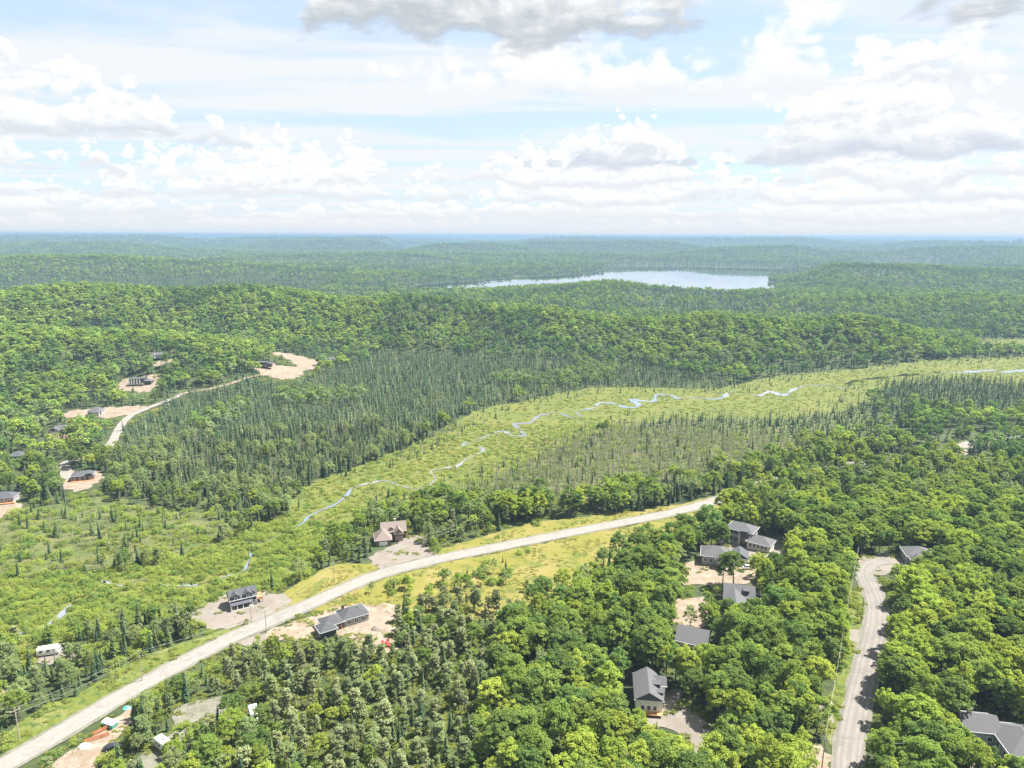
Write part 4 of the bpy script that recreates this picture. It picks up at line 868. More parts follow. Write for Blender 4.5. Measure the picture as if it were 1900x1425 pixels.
scatter('broadleaf_forest', 'unbroken broadleaf woods of maple and aspen on the slopes', ['maple', 'aspen', 'far_broadleaf'])
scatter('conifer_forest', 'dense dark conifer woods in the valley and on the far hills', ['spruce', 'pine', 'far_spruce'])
scatter('dead_forest', 'grey standing dead trees and thin tamaracks around the marsh', ['snag', 'tamarack'])
# weeds and low growth over the open and half-open near ground
def undergrowth():
    global T, TZ, TK, TS, KIND, single
    x, y = ring(118, 360, 1.75); n = len(x); u = rng.random(n); W3 = [k for k in KEYS if k.startswith('weed')]
    mead = inside_any(x, y, OPEN_MEADOW); keep = (u < .42 * sstep(.25, .75, vnoise(x / 9, y / 9, 95)) + .05 + .22 * (polysd(x, y, GEO['pines']) > -12)) & ~(inside_any(x, y, PADS, -1.0) & (u > .05)) & ~near_line(x, y, open_road, 5.0) & ~near_line(x, y, GEO['lane'], 4.2)
    keep &= ~((polysd(x, y, GEO['marsh']) > 0) & (u > .12)) & ~near_line(x, y, GEO['river'], 2.5)
    for hx, hy, hr, hh in HOUSE_SPOTS: keep &= np.hypot(x - hx, y - hy) > hr * .8
    x, y, mead = x[keep], y[keep], mead[keep]; m = len(x)
    k = np.where(mead, pick([W3[1], W3[1], W3[0]], m), pick([W3[0], W3[2]], m)); hh = np.where(mead, rng.uniform(.25, .6, m), rng.uniform(.4, 1.2, m))
    T = np.concatenate([T, np.stack([x, y, k, hh, rng.uniform(0, 6.28, m)], 1)]); TZ = np.concatenate([TZ, height(x, y)]); TK = T[:, 2].astype(int); TS = T[:, 3] / PH[TK]
    KIND = np.array([PROTO[q]['kind'] for q in KEYS])[TK]; single = np.concatenate([single, np.zeros(m, bool)])
undergrowth()
scatter('undergrowth', 'weeds and tufts of grass over the meadow and clearings', ['weed'])
scatter('shrubbery', 'low green shrubs covering the swamp and roadsides', ['shrub'])
print('TREES', len(T), {k: int((KIND == k).sum()) for k in set(KIND)}, flush=True)


# ------------------------------------------------------------------ houses
WIN = {}
def window(par, side, u, z, w, h, W, D, cx=0.0, cyy=0.0, frame='trim_white'):
    k = (w, h, frame)
    if k not in WIN:
        p = MB().box(-w / 2 + .06, w / 2 - .06, -.05, .02, .06, h - .06)
        f = MB().box(-w / 2 - .08, w / 2 + .08, -.09, .02, -.1, .06).box(-w / 2 - .08, w / 2 + .08, -.09, .02, h - .06, h + .1).box(-w / 2 - .08, -w / 2 + .06, -.09, .02, .06, h - .06).box(w / 2 - .06, w / 2 + .08, -.09, .02, .06, h - .06)
        if w > 1.3: f.box(-.04, .04, -.08, .0, .06, h - .06)
        WIN[k] = (mesh('window_pane', p.v, p.f, ['glass']), mesh('window_frame', f.v, f.f, [frame]))
    loc, rz = {'f': ((cx + u, cyy - D / 2, z), 0), 'b': ((cx - u, cyy + D / 2, z), math.pi), 'r': ((cx + W / 2, cyy + u, z), math.pi / 2), 'l': ((cx - W / 2, cyy - u, z), -math.pi / 2)}[side]
    o = link('window', WIN[k][0], par, loc, rz); link('frame', WIN[k][1], o); return o
def panel(par, name, side, u, z, w, h, W, D, mat, cx=0.0, cyy=0.0, lines=0):
    p = MB()
    if lines:
        st = h / lines
        for i in range(lines): p.box(-w / 2, w / 2, -.06 - .012 * (i % 2), .02, i * st, (i + 1) * st)
    else: p.box(-w / 2, w / 2, -.06, .02, 0, h)
    loc, rz = {'f': ((cx + u, cyy - D / 2, z), 0), 'b': ((cx - u, cyy + D / 2, z), math.pi), 'r': ((cx + W / 2, cyy + u, z), math.pi / 2), 'l': ((cx - W / 2, cyy - u, z), -math.pi / 2)}[side]
    return p.obj(name, mat, par, loc, rz)
def roof_mesh(cx, cyy, W, D, z, rise, kind, axis, over, t=.24):
    x0, x1, y0, y1 = cx - W / 2 - over, cx + W / 2 + over, cyy - D / 2 - over, cyy + D / 2 + over
    b = [(x0, y0, z), (x1, y0, z), (x1, y1, z), (x0, y1, z)]; u = [(p[0], p[1], z + t) for p in b]
    if axis == 'x':
        ins = (y1 - y0) / 2 if kind == 'hip' else 0
        r = [(x0 + ins, cyy, z + t + rise), (x1 - ins, cyy, z + t + rise)]
        sl = [(4, 5, 9, 8), (6, 7, 8, 9), (5, 6, 9), (7, 4, 8)]
    else:
        ins = (x1 - x0) / 2 if kind == 'hip' else 0
        r = [(cx, y0 + ins, z + t + rise), (cx, y1 - ins, z + t + rise)]
        sl = [(5, 6, 9, 8), (7, 4, 8, 9), (4, 5, 8), (6, 7, 9)]
    return MB().add(b + u + r, [(3, 2, 1, 0), (0, 1, 5, 4), (1, 2, 6, 5), (2, 3, 7, 6), (3, 0, 4, 7)] + sl)
def block(par, W, D, h, roof='hip', rise=2.2, axis='x', cx=0.0, cyy=0.0, z0=0.0, wall='wall_grey', rmat='roof_grey', over=.55, trim='gutter'):
    w = MB().box(cx - W / 2, cx + W / 2, cyy - D / 2, cyy + D / 2, z0 - .6 if z0 == 0 else z0, h)
    if roof == 'gable':
        e = .04
        if axis == 'x':
            for sx in (-1, 1): X = cx + sx * (W / 2 - .1); w.add([(X - .1, cyy - D / 2 + e, h), (X - .1, cyy + D / 2 - e, h), (X - .1, cyy, h + rise * .95), (X + .1, cyy - D / 2 + e, h), (X + .1, cyy + D / 2 - e, h), (X + .1, cyy, h + rise * .95)], [(0, 2, 1), (3, 4, 5), (0, 3, 5, 2), (1, 2, 5, 4), (0, 1, 4, 3)])
        else:
            for sy in (-1, 1): Y = cyy + sy * (D / 2 - .1); w.add([(cx - W / 2 + e, Y - .1, h), (cx + W / 2 - e, Y - .1, h), (cx, Y - .1, h + rise * .95), (cx - W / 2 + e, Y + .1, h), (cx + W / 2 - e, Y + .1, h), (cx, Y + .1, h + rise * .95)], [(0, 1, 2), (3, 5, 4), (0, 2, 5, 3), (1, 4, 5, 2), (0, 3, 4, 1)])
    wo = w.obj('wall', wall, par)
    if roof == 'flat':
        r = MB().box(cx - W / 2 - over, cx + W / 2 + over, cyy - D / 2 - over, cyy + D / 2 + over, h, h + .35)
    else: r = roof_mesh(cx, cyy, W, D, h + .003, rise, roof, axis, over)
    ro = r.obj('roof', rmat, par)
    if roof != 'flat':
        x0, x1, y0, y1 = cx - W / 2 - over, cx + W / 2 + over, cyy - D / 2 - over, cyy + D / 2 + over
        q = MB().box(x0 - .1, x1 + .1, y0 - .1, y0 - .005, h + .06, h + .24).box(x0 - .1, x1 + .1, y1 + .005, y1 + .1, h + .06, h + .24)
        if roof == 'hip': q.box(x0 - .1, x0 - .005, y0, y1, h + .06, h + .24).box(x1 + .005, x1 + .1, y0, y1, h + .06, h + .24)
        q.obj('fascia', trim, ro)
    return ro
def dormer(par, roof, cx, y0, y1, z, w, h, wall, rmat):
    d = y1 - y0; ym = (y0 + y1) / 2
    MB().box(cx - w / 2, cx + w / 2, y0, y1, z, z + h).add([(cx - w / 2, y0 + .002, z + h), (cx + w / 2, y0 + .002, z + h), (cx, y0 + .002, z + h + w * .42), (cx - w / 2, y0 + .2, z + h), (cx + w / 2, y0 + .2, z + h), (cx, y0 + .2, z + h + w * .42)], [(0, 1, 2), (3, 5, 4), (0, 2, 5, 3), (1, 4, 5, 2)]).obj('dormer', wall, par)
    roof_mesh(cx, ym, w, d, z + h + .003, w * .45, 'gable', 'y', .25, .14).obj('dormer_roof', rmat, roof)
    window(par, 'f', 0, z + .35, min(w * .55, 1.4), h * .75, w, d, cx, ym)
def chimney(roof, x, y, z0, z1, mat='stone', s=.5):
    MB().box(x - s, x + s, y - s * .7, y + s * .7, z0, z1).box(x - s - .1, x + s + .1, y - s * .7 - .1, y + s * .7 + .1, z1, z1 + .2).obj('chimney', mat, roof)
def vents(roof, pts):
    for x, y, z in pts: MB().box(x - .12, x + .12, y - .12, y + .12, z - .5, z + .45).obj('vent_pipe', 'black_rubber', roof)
def house(label, xy, deg, s=.8, name='house', dz=0.0):
    x, y = xy; a = np.array([[x + dx, y + dy] for dx in (-5, 0, 5) for dy in (-5, 0, 5)]); z = float(height(a[:, 0], a[:, 1]).max()) + .25 + dz
    t = thing(name, label, 'house', (x, y, z), R(deg)); t.scale = (s,) * 3; return t

# navy house with two dormers by the gravel road
h = house('navy two-storey house with white trim, gabled dormers and a timber deck', (-104.0, 251.6), 30, 0.76)
r = block(h, 12.5, 8.5, 4.6, 'gable', 3.6, 'x', wall='wall_navy', rmat='roof_slate', trim='trim_white', over=.6)
for cx in (-3.6, 2.2): dormer(h, r, cx, -4.6, -.3, 4.3, 3.8, 2.1, 'wall_navy', 'roof_slate')
dormer(h, r, 5.0, -3.7, -.3, 4.7, 1.9, 1.6, 'wall_navy', 'roof_slate')
MB().add([(-6.4, -6.6, 2.75), (4.2, -6.6, 2.75), (4.2, -4.3, 3.7), (-6.4, -4.3, 3.7), (-6.4, -6.6, 2.95), (4.2, -6.6, 2.95), (4.2, -4.3, 3.9), (-6.4, -4.3, 3.9)], [(3, 2, 1, 0), (4, 5, 6, 7), (0, 1, 5, 4), (1, 2, 6, 5), (2, 3, 7, 6), (3, 0, 4, 7)]).obj('porch_roof', 'roof_slate', h)
for x in (-6.1, -3.4, -.6, 3.9): MB().box(x - .15, x + .15, -6.45, -6.15, -.4, 2.8).obj('porch_post', 'trim_white', h)
MB().box(-6.4, 4.2, -6.6, -4.26, -.5, .25).obj('porch_floor', 'stone', h)
for sx in (-6.3, 6.3):
    MB().box(sx - .1, sx + .1, -4.36, -4.1, 0, 4.6).obj('corner_board', 'trim_white', h)
panel(h, 'garage_door', 'f', -1.9, 0, 2.6, 2.3, 12.5, 8.5, 'wall_dark', lines=4); panel(h, 'garage_door', 'f', 1.9, 0, 2.6, 2.3, 12.5, 8.5, 'wall_dark', lines=4); panel(h, 'door', 'f', -4.8, 0, 1.1, 2.2, 12.5, 8.5, 'timber')
window(h, 'f', 5.0, .9, 1.4, 1.5, 12.5, 8.5)
for u in (-2, 1.6): window(h, 'r', u, 1.0, 1.2, 1.5, 12.5, 8.5)
for u in (-2.2, 1.8): window(h, 'l', u, 1.0, 1.2, 1.5, 12.5, 8.5)
window(h, 'l', 0, 4.9, 1.3, 1.4, 12.5, 8.5); window(h, 'r', 0, 4.9, 1.3, 1.4, 12.5, 8.5)
MB().box(6.27, 9.4, -3.6, 3.8, 1.9, 2.1).obj('deck', 'timber', h)
for x, y in ((9.2, -3.4), (9.2, 3.6), (9.2, .1), (6.6, -3.4)): MB().box(x - .1, x + .1, y - .1, y + .1, -.5, 3.0).obj('deck_post', 'timber', h)
MB().box(6.3, 9.4, -3.6, -3.52, 2.85, 2.95).box(9.32, 9.4, -3.6, 3.8, 2.85, 2.95).box(6.3, 9.4, -3.58, -3.54, 2.1, 2.85).obj('deck_railing', 'timber', h)

# large brown-roofed house at the bend
h = house('large house with steep pale brown roofs and a white garage door', (-57.5, 309.9), 14, 0.78)
r = block(h, 9.0, 11.5, 3.2, 'hip', 4.6, 'y', cx=-3.4, cyy=-1.2, wall='wall_brown', rmat='roof_brown')
r2 = block(h, 14.5, 9.0, 4.6, 'gable', 4.6, 'x', cx=3.4, cyy=5.4, wall='wall_brown', rmat='roof_brown')
r3 = block(h, 4.6, 5.0, 4.61, 'gable', 3.2, 'y', cx=6.0, cyy=-.2, wall='wall_brown', rmat='roof_brown')
dormer(h, r2, 2.0, 1.2, 4.6, 4.7, 2.4, 1.8, 'wall_brown', 'roof_brown')
panel(h, 'garage_door', 'f', 0, 0, 4.8, 2.4, 9.0, 11.5, 'trim_white', -3.4, -1.2, 4)
window(h, 'r', -2.0, 1.0, 1.3, 1.4, 9.0, 11.5, -3.4, -1.2)
for u in (-1.1, 1.1): window(h, 'f', u, 1.0, 1.2, 1.5, 4.6, 5.0, 6.0, -.2)
window(h, 'f', 0, 5.0, 1.2, 1.4, 4.6, 5.0, 6.0, -.2)
for u in (-2.4, 2.4): window(h, 'r', u, 1.0, 1.3, 1.5, 14.5, 9.0, 3.4, 5.4)
window(h, 'r', 0, 5.2, 1.3, 1.5, 14.5, 9.0, 3.4, 5.4); panel(h, 'door', 'f', 0.4, 0, 1.2, 2.2, 14.5, 9.0, 'timber', 2.0, 5.4)
chimney(r2, 4.6, 6.4, 7.0, 10.4)

# long charcoal-roofed bungalow across the road
h = house('long bungalow under three charcoal hip roofs beside the gravel road', (-62.0, 237.3), 33, 0.8)
r = block(h, 12.0, 9.5, 3.4, 'hip', 2.6, 'x', cx=5.2, cyy=.6, wall='wall_grey', rmat='roof_charcoal'); vents(r, [(3.6, 1.6, 5.8), (7.0, -.6, 5.8)])
r2 = block(h, 9.5, 8.0, 3.05, 'hip', 2.1, 'x', cx=-5.3, cyy=-.4, wall='wall_dark', rmat='roof_charcoal'); block(h, 7.0, 7.0, 2.85, 'hip', 1.9, 'y', cx=-9.0, cyy=-4.4, wall='wall_dark', rmat='roof_charcoal')
for u in (-3.2, 0, 3.2): window(h, 'f', u, .9, 1.8, 1.6, 12.0, 9.5, 5.2, .6)
for u in (-2.0, 2.0): window(h, 'r', u, .9, 1.4, 1.5, 12.0, 9.5, 5.2, .6)
window(h, 'f', 1.2, .9, 1.6, 1.5, 9.5, 8.0, -5.3, -.4); panel(h, 'door', 'f', 3.4, 0, 1.1, 2.1, 9.5, 8.0, 'timber', -5.3, -.4)
panel(h, 'garage_door', 'l', 0, 0, 4.6, 2.3, 7.0, 7.0, 'wall_grey', -9.0, -4.4, 4); chimney(r, 1.6, 3.4, 3.2, 6.6, 'wall_dark')

# two-storey house with stone garage wing
h = house('two-storey dark and stone house with hip roofs and a garage wing', (107.8, 302.1), -36, 1.0)
r = block(h, 11.5, 9.0, 5.8, 'hip', 2.4, 'x', cx=-3.6, cyy=2.4, wall='wall_grey', rmat='roof_grey'); vents(r, [(-5.5, 3.0, 8.2)])
r2 = block(h, 10.0, 8.0, 3.3, 'hip', 2.3, 'x', cx=6.2, cyy=-1.4, wall='wall_beige', rmat='roof_grey')
MB().box(-2.2, .6, -3.9, -2.12, 0, 6.7).obj('entry_tower', 'wall_dark', h); MB().box(-2.5, .9, -4.2, -1.9, 6.7, 7.0).obj('tower_roof', 'roof_charcoal', h)
MB().box(-3.5, -2.5, -3.3, -2.15, -.4, 4.6).obj('stone_pier', 'stone', h); MB().box(.9, 1.9, -3.3, -2.15, -.4, 4.6).obj('stone_pier', 'stone', h)
for u in (-3.6, -1.4, 3.6): window(h, 'f', u, 4.0, 1.5, 1.5, 10.5, 9.0, -3.6, 2.4, 'wall_dark'); window(h, 'f', u, .8, 1.5, 1.7, 10.5, 9.0, -3.6, 2.4, 'wall_dark')
for u in (-2.4, 1.4): window(h, 'l', u, 4.0, 1.5, 1.5, 10.5, 9.0, -3.6, 2.4, 'wall_dark'); window(h, 'l', u, .8, 1.8, 1.7, 10.5, 9.0, -3.6, 2.4, 'wall_dark')
for u in (-3.4, -1.7, 0.0, 1.7, 3.4): window(h, 'f', u, 1.5, .8, 1.0, 10.0, 8.0, 6.2, -1.4, 'wall_dark')
for u in (-2.0, 2.0): panel(h, 'garage_door', 'r', u, 0, 2.8, 2.4, 10.0, 8.0, 'trim_white', 6.2, -1.4, 4)
window(h, 'f', 0, 1.0, 1.6, 3.2, 2.8, 1.8, -.8, -3.0, 'wall_dark')

# grey house with a white gabled garage
h = house('grey hip-roofed house joined to a white gabled garage in a pale yard', (91.0, 282.9), -16, 1)
r = block(h, 11.5, 9.5, 3.3, 'hip', 3.0, 'x', cx=-3.2, wall='wall_grey', rmat='roof_grey'); block(h, 4.2, 4.0, 3.31, 'gable', 1.7, 'y', cx=-1.0, cyy=-5.4, wall='wall_grey', rmat='roof_grey')
r2 = block(h, 6.5, 7.2, 3.0, 'gable', 2.2, 'y', cx=6.6, cyy=1.0, wall='wall_white', rmat='roof_slate', trim='trim_white'); vents(r, [(-5, 1.2, 5.6)])
panel(h, 'garage_door', 'f', 0, 0, 3.4, 2.3, 6.5, 7.2, 'wall_grey', 6.6, 1.0, 4); window(h, 'f', 0, 3.2, .9, .9, 6.5, 7.2, 6.6, 1.0)
for u in (-1.6, 1.6): window(h, 'r', u, 1.0, 1.0, 1.3, 6.5, 7.2, 6.6, 1.0)
for u in (-4.2, -2.0, 4.0): window(h, 'f', u, .9, 1.3, 1.5, 11.5, 9.5, -3.2, 0)
window(h, 'f', 0, .8, 1.6, 1.7, 4.2, 4.0, -1.0, -5.4)

# grey-roofed house among maples
h = house('grey-roofed house with a dark dormer half hidden among maples', (84.3, 244.3), -14, 1)
r = block(h, 10.5, 8.0, 3.3, 'gable', 2.9, 'x', cx=1.2, cyy=3.6, wall='wall_grey', rmat='roof_grey'); block(h, 7.4, 11.0, 3.05, 'gable', 2.5, 'y', cx=-.6, cyy=-4.6, wall='wall_grey', rmat='roof_grey')
MB().box(2.6, 4.6, .3, 2.6, 3.6, 5.5).obj('dormer', 'wall_dark', h); MB().box(2.4, 4.8, .1, 2.8, 5.5, 5.7).obj('dormer_roof', 'roof_charcoal', r)
for u in (-3.5, 3.6): window(h, 'r', u * .6, .9, 1.3, 1.5, 7.4, 11.0, -.6, -4.6)
for u in (-2.0, 0, 2.0): window(h, 'f', u, .9, 1.2, 1.5, 7.4, 11.0, -.6, -4.6)
window(h, 'r', 0, 1.0, 1.4, 1.5, 10.5, 8.0, 1.2, 3.6); panel(h, 'door', 'f', 4.2, 0, 1.1, 2.1, 10.5, 8.0, 'timber', 1.2, 3.6)

# simple grey gable in the maples
h = house('plain grey gabled house enclosed by tall maples', (61.9, 218.5), -24, 1)
r = block(h, 9.5, 10.0, 3.4, 'gable', 3.2, 'x', wall='wall_grey', rmat='roof_grey'); vents(r, [(-2.4, 2.0, 5.6)])
for u in (-3, 0, 3): window(h, 'f', u, .9, 1.3, 1.5, 9.5, 10.0)
window(h, 'r', 1.6, 1.0, 1.4, 1.5, 9.5, 10.0); panel(h, 'door', 'r', -2.2, 0, 1.1, 2.1, 9.5, 10.0, 'wall_dark')

# grey house with white wall and dormers above a driveway
h = house('grey-roofed house with white end wall and flat dormers above a driveway', (41.5, 191.6), -7, 0.9)
r = block(h, 8.6, 13.5, 4.4, 'gable', 2.9, 'y', wall='wall_white', rmat='roof_grey', trim='trim_white'); block(h, 5.0, 5.0, 4.41, 'gable', 2.0, 'x', cx=3.4, cyy=4.0, wall='wall_white', rmat='roof_grey', trim='trim_white')
MB().box(1.2, 3.9, -1.2, 1.0, 4.5, 6.6).obj('dormer', 'wall_dark', h); MB().box(1.0, 4.1, -1.4, 1.2, 6.6, 6.8).obj('dormer_roof', 'roof_slate', r)
MB().box(2.0, 4.6, -4.4, -2.6, 3.4, 5.8).obj('dormer', 'wall_dark', h); MB().box(1.8, 4.8, -4.6, -2.4, 5.8, 6.0).obj('dormer_roof', 'roof_slate', r)
for u in (-2.0, 0, 2.0): window(h, 'f', u, .9, 1.2, 1.6, 8.6, 13.5)
for u in (-5.0, -1.5): window(h, 'r', u, .9, 1.4, 1.5, 8.6, 13.5)
for u in (-4.0, 0, 4.0): window(h, 'l', u, .9, 1.3, 1.5, 8.6, 13.5)
panel(h, 'door', 'r', 1.6, 0, 1.1, 2.1, 8.6, 13.5, 'wall_dark'); window(h, 'f', 0, 4.5, 1.2, 1.2, 8.6, 13.5)
MB().box(-4.3, 4.3, -8.6, -6.77, .2, .4).obj('deck', 'timber', h)

# two grey roofs at the corner of the wood
h = house('blue-grey house with two broad grey shingled roofs under the tall trees', (133.8, 169.4), -9, 1)
r = block(h, 9.0, 8.0, 3.6, 'gable', 2.6, 'x', cx=-4.4, cyy=5.2, wall='wall_blue_grey', rmat='roof_grey'); r2 = block(h, 11.0, 13.0, 3.5, 'hip', 3.2, 'y', cx=4.4, cyy=-.6, wall='wall_blue_grey', rmat='roof_grey')
for u in (-2, 2): window(h, 'f', u, .9, 1.3, 1.5, 9.0, 8.0, -4.4, 5.2)
for u in (-3.5, 0, 3.5): window(h, 'l', u, .9, 1.3, 1.5, 11.0, 13.0, 4.4, -.6); window(h, 'f', u, .9, 1.3, 1.5, 11.0, 13.0, 4.4, -.6)
window(h, 'l', 0, 1.2, 1.2, 1.5, 9.0, 8.0, -4.4, 5.2); vents(r2, [(5.5, 1.5, 6.2)]); chimney(r, -6.0, 6.2, 4.6, 7.0)

# house at the end of the lane
h = house('grey hip-roofed house at the end of the asphalt lane', (173.6, 282.1), -12, 1.05)
r = block(h, 10.0, 9.0, 3.2, 'hip', 2.8, 'x', wall='wall_grey', rmat='roof_grey'); block(h, 4.5, 4.0, 3.21, 'hip', 1.6, 'y', cx=-2.2, cyy=-5.4, wall='wall_grey', rmat='roof_grey')
for u in (1.0, 3.4): window(h, 'f', u, .9, 1.3, 1.5, 10.0, 9.0)
for u in (-2.5, 1.0): window(h, 'l', u, .9, 1.3, 1.5, 10.0, 9.0)
panel(h, 'garage_door', 'f', 0, 0, 3.0, 2.2, 4.5, 4.0, 'trim_white', -2.2, -5.4, 4)

# houses along the hill road
def hill_house(label, xy, deg, W, D, hgt, roof, rise, wall, rmat, extra=None, wins=3):
    h = house(label, xy, deg); r = block(h, W, D, hgt, roof, rise, 'x', wall=wall, rmat=rmat)
    for i in range(wins): window(h, 'f', (i - (wins - 1) / 2) * W / (wins + .3), .9, 1.5, 1.5, W, D)
    for u in (-D / 4, D / 4): window(h, 'r', u, .9, 1.2, 1.4, W, D)
    panel(h, 'door', 'f', W * .42, 0, 1.0, 2.1, W, D, 'timber')
    if extra: extra(h, r)
    return h
def white_panels(h, r):
    for i, x in enumerate((-8.2, -5.6, -2.8, .2, 3.2)): MB().box(x - .65, x + .65, -5.6, -5.02, -.6, 5.6).obj('white_panel', 'trim_white', h)
    block(h, 9.0, 8.5, 2.7, 'hip', 1.8, 'x', cx=9.5, cyy=1.5, wall='wall_dark', rmat='roof_grey')
    MB().box(-9.5, 7.5, -6.3, -5.65, -.7, .2).obj('terrace', 'stone', h)
hill_house('black house with white front panels on the terraced hillside clearing', (-338.9, 631.0), 6, 15.0, 10.0, 5.6, 'flat', 0, 'wall_dark', 'roof_charcoal', white_panels)
def wing(W, D, hh, rise, cx, cyy, wall, rmat): return lambda h, r: block(h, W, D, hh, 'hip', rise, 'y', cx=cx, cyy=cyy, wall=wall, rmat=rmat)
hill_house('wide low grey house highest up the hill at the forest edge', (-347.7, 688.0), 2, 16.0, 9.0, 3.6, 'hip', 2.2, 'wall_grey', 'roof_grey', wing(6, 6, 3.61, 2.0, -4.0, -5.0, 'wall_grey', 'roof_grey'))
hill_house('dark boxy house beside the bare sandy quarry', (-252.2, 706.9), 8, 12.5, 9.0, 5.4, 'flat', 0, 'wall_dark', 'roof_slate', lambda h, r: block(h, 5.0, 8.0, 3.4, 'flat', 0, 'x', cx=8.8, wall='wall_dark', rmat='roof_slate'))
hill_house('grey hip-roofed house in front of the long sandy terrace', (-328.6, 544.9), 8, 12.5, 10.0, 3.6, 'hip', 3.4, 'wall_grey', 'roof_grey', wing(5.5, 5, 3.61, 2.2, 2.5, -6.0, 'wall_grey', 'roof_grey'))
def gable_front(h, r):
    b = block(h, 8.0, 7.0, 3.4, 'gable', 3.0, 'y', cx=-4.0, cyy=-5.5, wall='wall_dark', rmat='roof_slate', trim='trim_white'); panel(h, 'garage_door', 'f', 0, 0, 6.2, 2.5, 8.0, 7.0, 'trim_white', -4.0, -5.5, 4)
hill_house('dark house with a gabled front and white garage door below the hill road', (-323.6, 492.7), 16, 13.0, 9.0, 3.6, 'hip', 3.0, 'wall_dark', 'roof_grey', gable_front)
hill_house('low grey hip-roofed house deep in the trees, only its roof showing', (-313.0, 431.4), 8, 10.5, 9.0, 3.2, 'hip', 2.4, 'wall_grey', 'roof_slate')
def porch(h, r):
    MB().box(-7.2, 7.0, -6.6, -4.52, -.5, .15).obj('terrace', 'timber', h)
    for x in (-6.5, -2.2, 2.2, 6.4): MB().box(x - .2, x + .2, -5.1, -4.7, -.4, 3.1).obj('porch_post', 'timber', h)
    MB().box(2.6, 6.2, -5.6, -4.2, 3.4, 5.0).obj('dormer', 'wall_dark', h); MB().box(2.4, 6.4, -5.8, -4.0, 5.0, 5.2).obj('dormer_roof', 'roof_slate', r)
hill_house('long dark house with timber porch at the foot of the hill road', (-249.6, 393.7), 22, 14.0, 9.0, 3.4, 'hip', 2.6, 'wall_dark', 'roof_slate', porch, 4)
def porch2(h, r):
    MB().box(-7.2, 8.0, -6.8, -4.52, .4, .6).obj('deck', 'timber', h)
    for x in (-6.5, -2.2, 2.2, 6.4): MB().box(x - .15, x + .15, -6.6, -6.3, -.4, 1.6).obj('deck_post', 'timber', h)
hill_house('grey hip-roofed house with a long orange timber deck by the bog', (-269.9, 357.8), 12, 13.0, 9.0, 3.6, 'hip', 3.0, 'wall_grey', 'roof_slate', porch2)
hill_house('small dark cottage enclosed by pale aspens below the gabled house', (-316.0, 461.0), 4, 7.5, 6.5, 3.2, 'gable', 2.4, 'wall_dark', 'roof_charcoal', None, 2)
hill_house('small pale grey house behind the sandy quarry', (-202.9, 781.2), -6, 11.0, 7.0, 3.2, 'hip', 2.0, 'wall_white', 'roof_grey')

# ------------------------------------------------------------------ vehicles
def loft(sections):
    """sections: (x, half-width, z low, z high, half-width at the top)"""
    b = MB(); n = 8
    for x, w, z0, z1, wt in sections:
        b.v += [(x, -w * .92, z0), (x, -w, z0 + (z1 - z0) * .3), (x, -w * .98, z0 + (z1 - z0) * .7), (x, -wt, z1), (x, wt, z1), (x, w * .98, z0 + (z1 - z0) * .7), (x, w, z0 + (z1 - z0) * .3), (x, w * .92, z0)]
    for i in range(len(sections) - 1):
        for j in range(n): b.f.append((i * n + j, i * n + (j + 1) % n, (i + 1) * n + (j + 1) % n, (i + 1) * n + j))
    b.f.append(tuple(range(n))[::-1]); b.f.append(tuple((len(sections) - 1) * n + j for j in range(n))); return b
def ground_thing(name, label, cat, xy, deg, dz=.25): return thing(name, label, cat, (xy[0], xy[1], hz(*xy) + dz), R(deg))
def car(label, xy, deg, paint, suv=True):
    t = ground_thing('parked_car', label, 'car', xy, deg); k = 1.15 if suv else 1.0
    loft([(-2.3, .78, .45, .80, .66), (-2.1, .88, .34, .95 * k, .78), (-1.0, .92, .30, .98 * k, .84), (.9, .92, .30, .98 * k, .84), (1.9, .88, .32, .90 * k, .76), (2.3, .74, .42, .72 * k, .6)]).obj('body', paint, t)
    c = loft([(-1.95, .80, .95 * k, 1.0 * k, .76), (-1.35, .80, .95 * k, 1.48 * k, .60), (.2, .80, .95 * k, 1.50 * k, .60), (1.0, .80, .95 * k, 1.0 * k, .74)]).obj('cabin', 'glass', t)
    MB().box(-1.3, .25, -.6, .6, 1.50 * k - .02, 1.50 * k + .04).obj('roof', paint, c)
    for x in (-1.4, 1.45):
        for y in (-.82, .82):
            w = MB().wheel(x, y, .33, .33, .22).obj('wheel', 'black_rubber', t); MB().wheel(x, y * 1.05, .33, .19, .2).obj('rim', 'metal_grey', w)
    for y in (-.55, .55): MB().box(2.18, 2.34, y - .17, y + .17, .58, .70).obj('headlight', 'lamp_glass', t)
    return t
car('white car parked in the pale yard by the white garage', (99.0, 274.8), 8, 'white_shell')
car('black car parked beside the two-storey stone house', (96.2, 302.1), 25, 'black_paint')
car('black car on the drive of the house among maples', (93.6, 249.5), 5, 'black_paint', False)
car('dark car under the trees beside the roadside yard', (-110.4, 171.9), 30, 'black_paint', False)
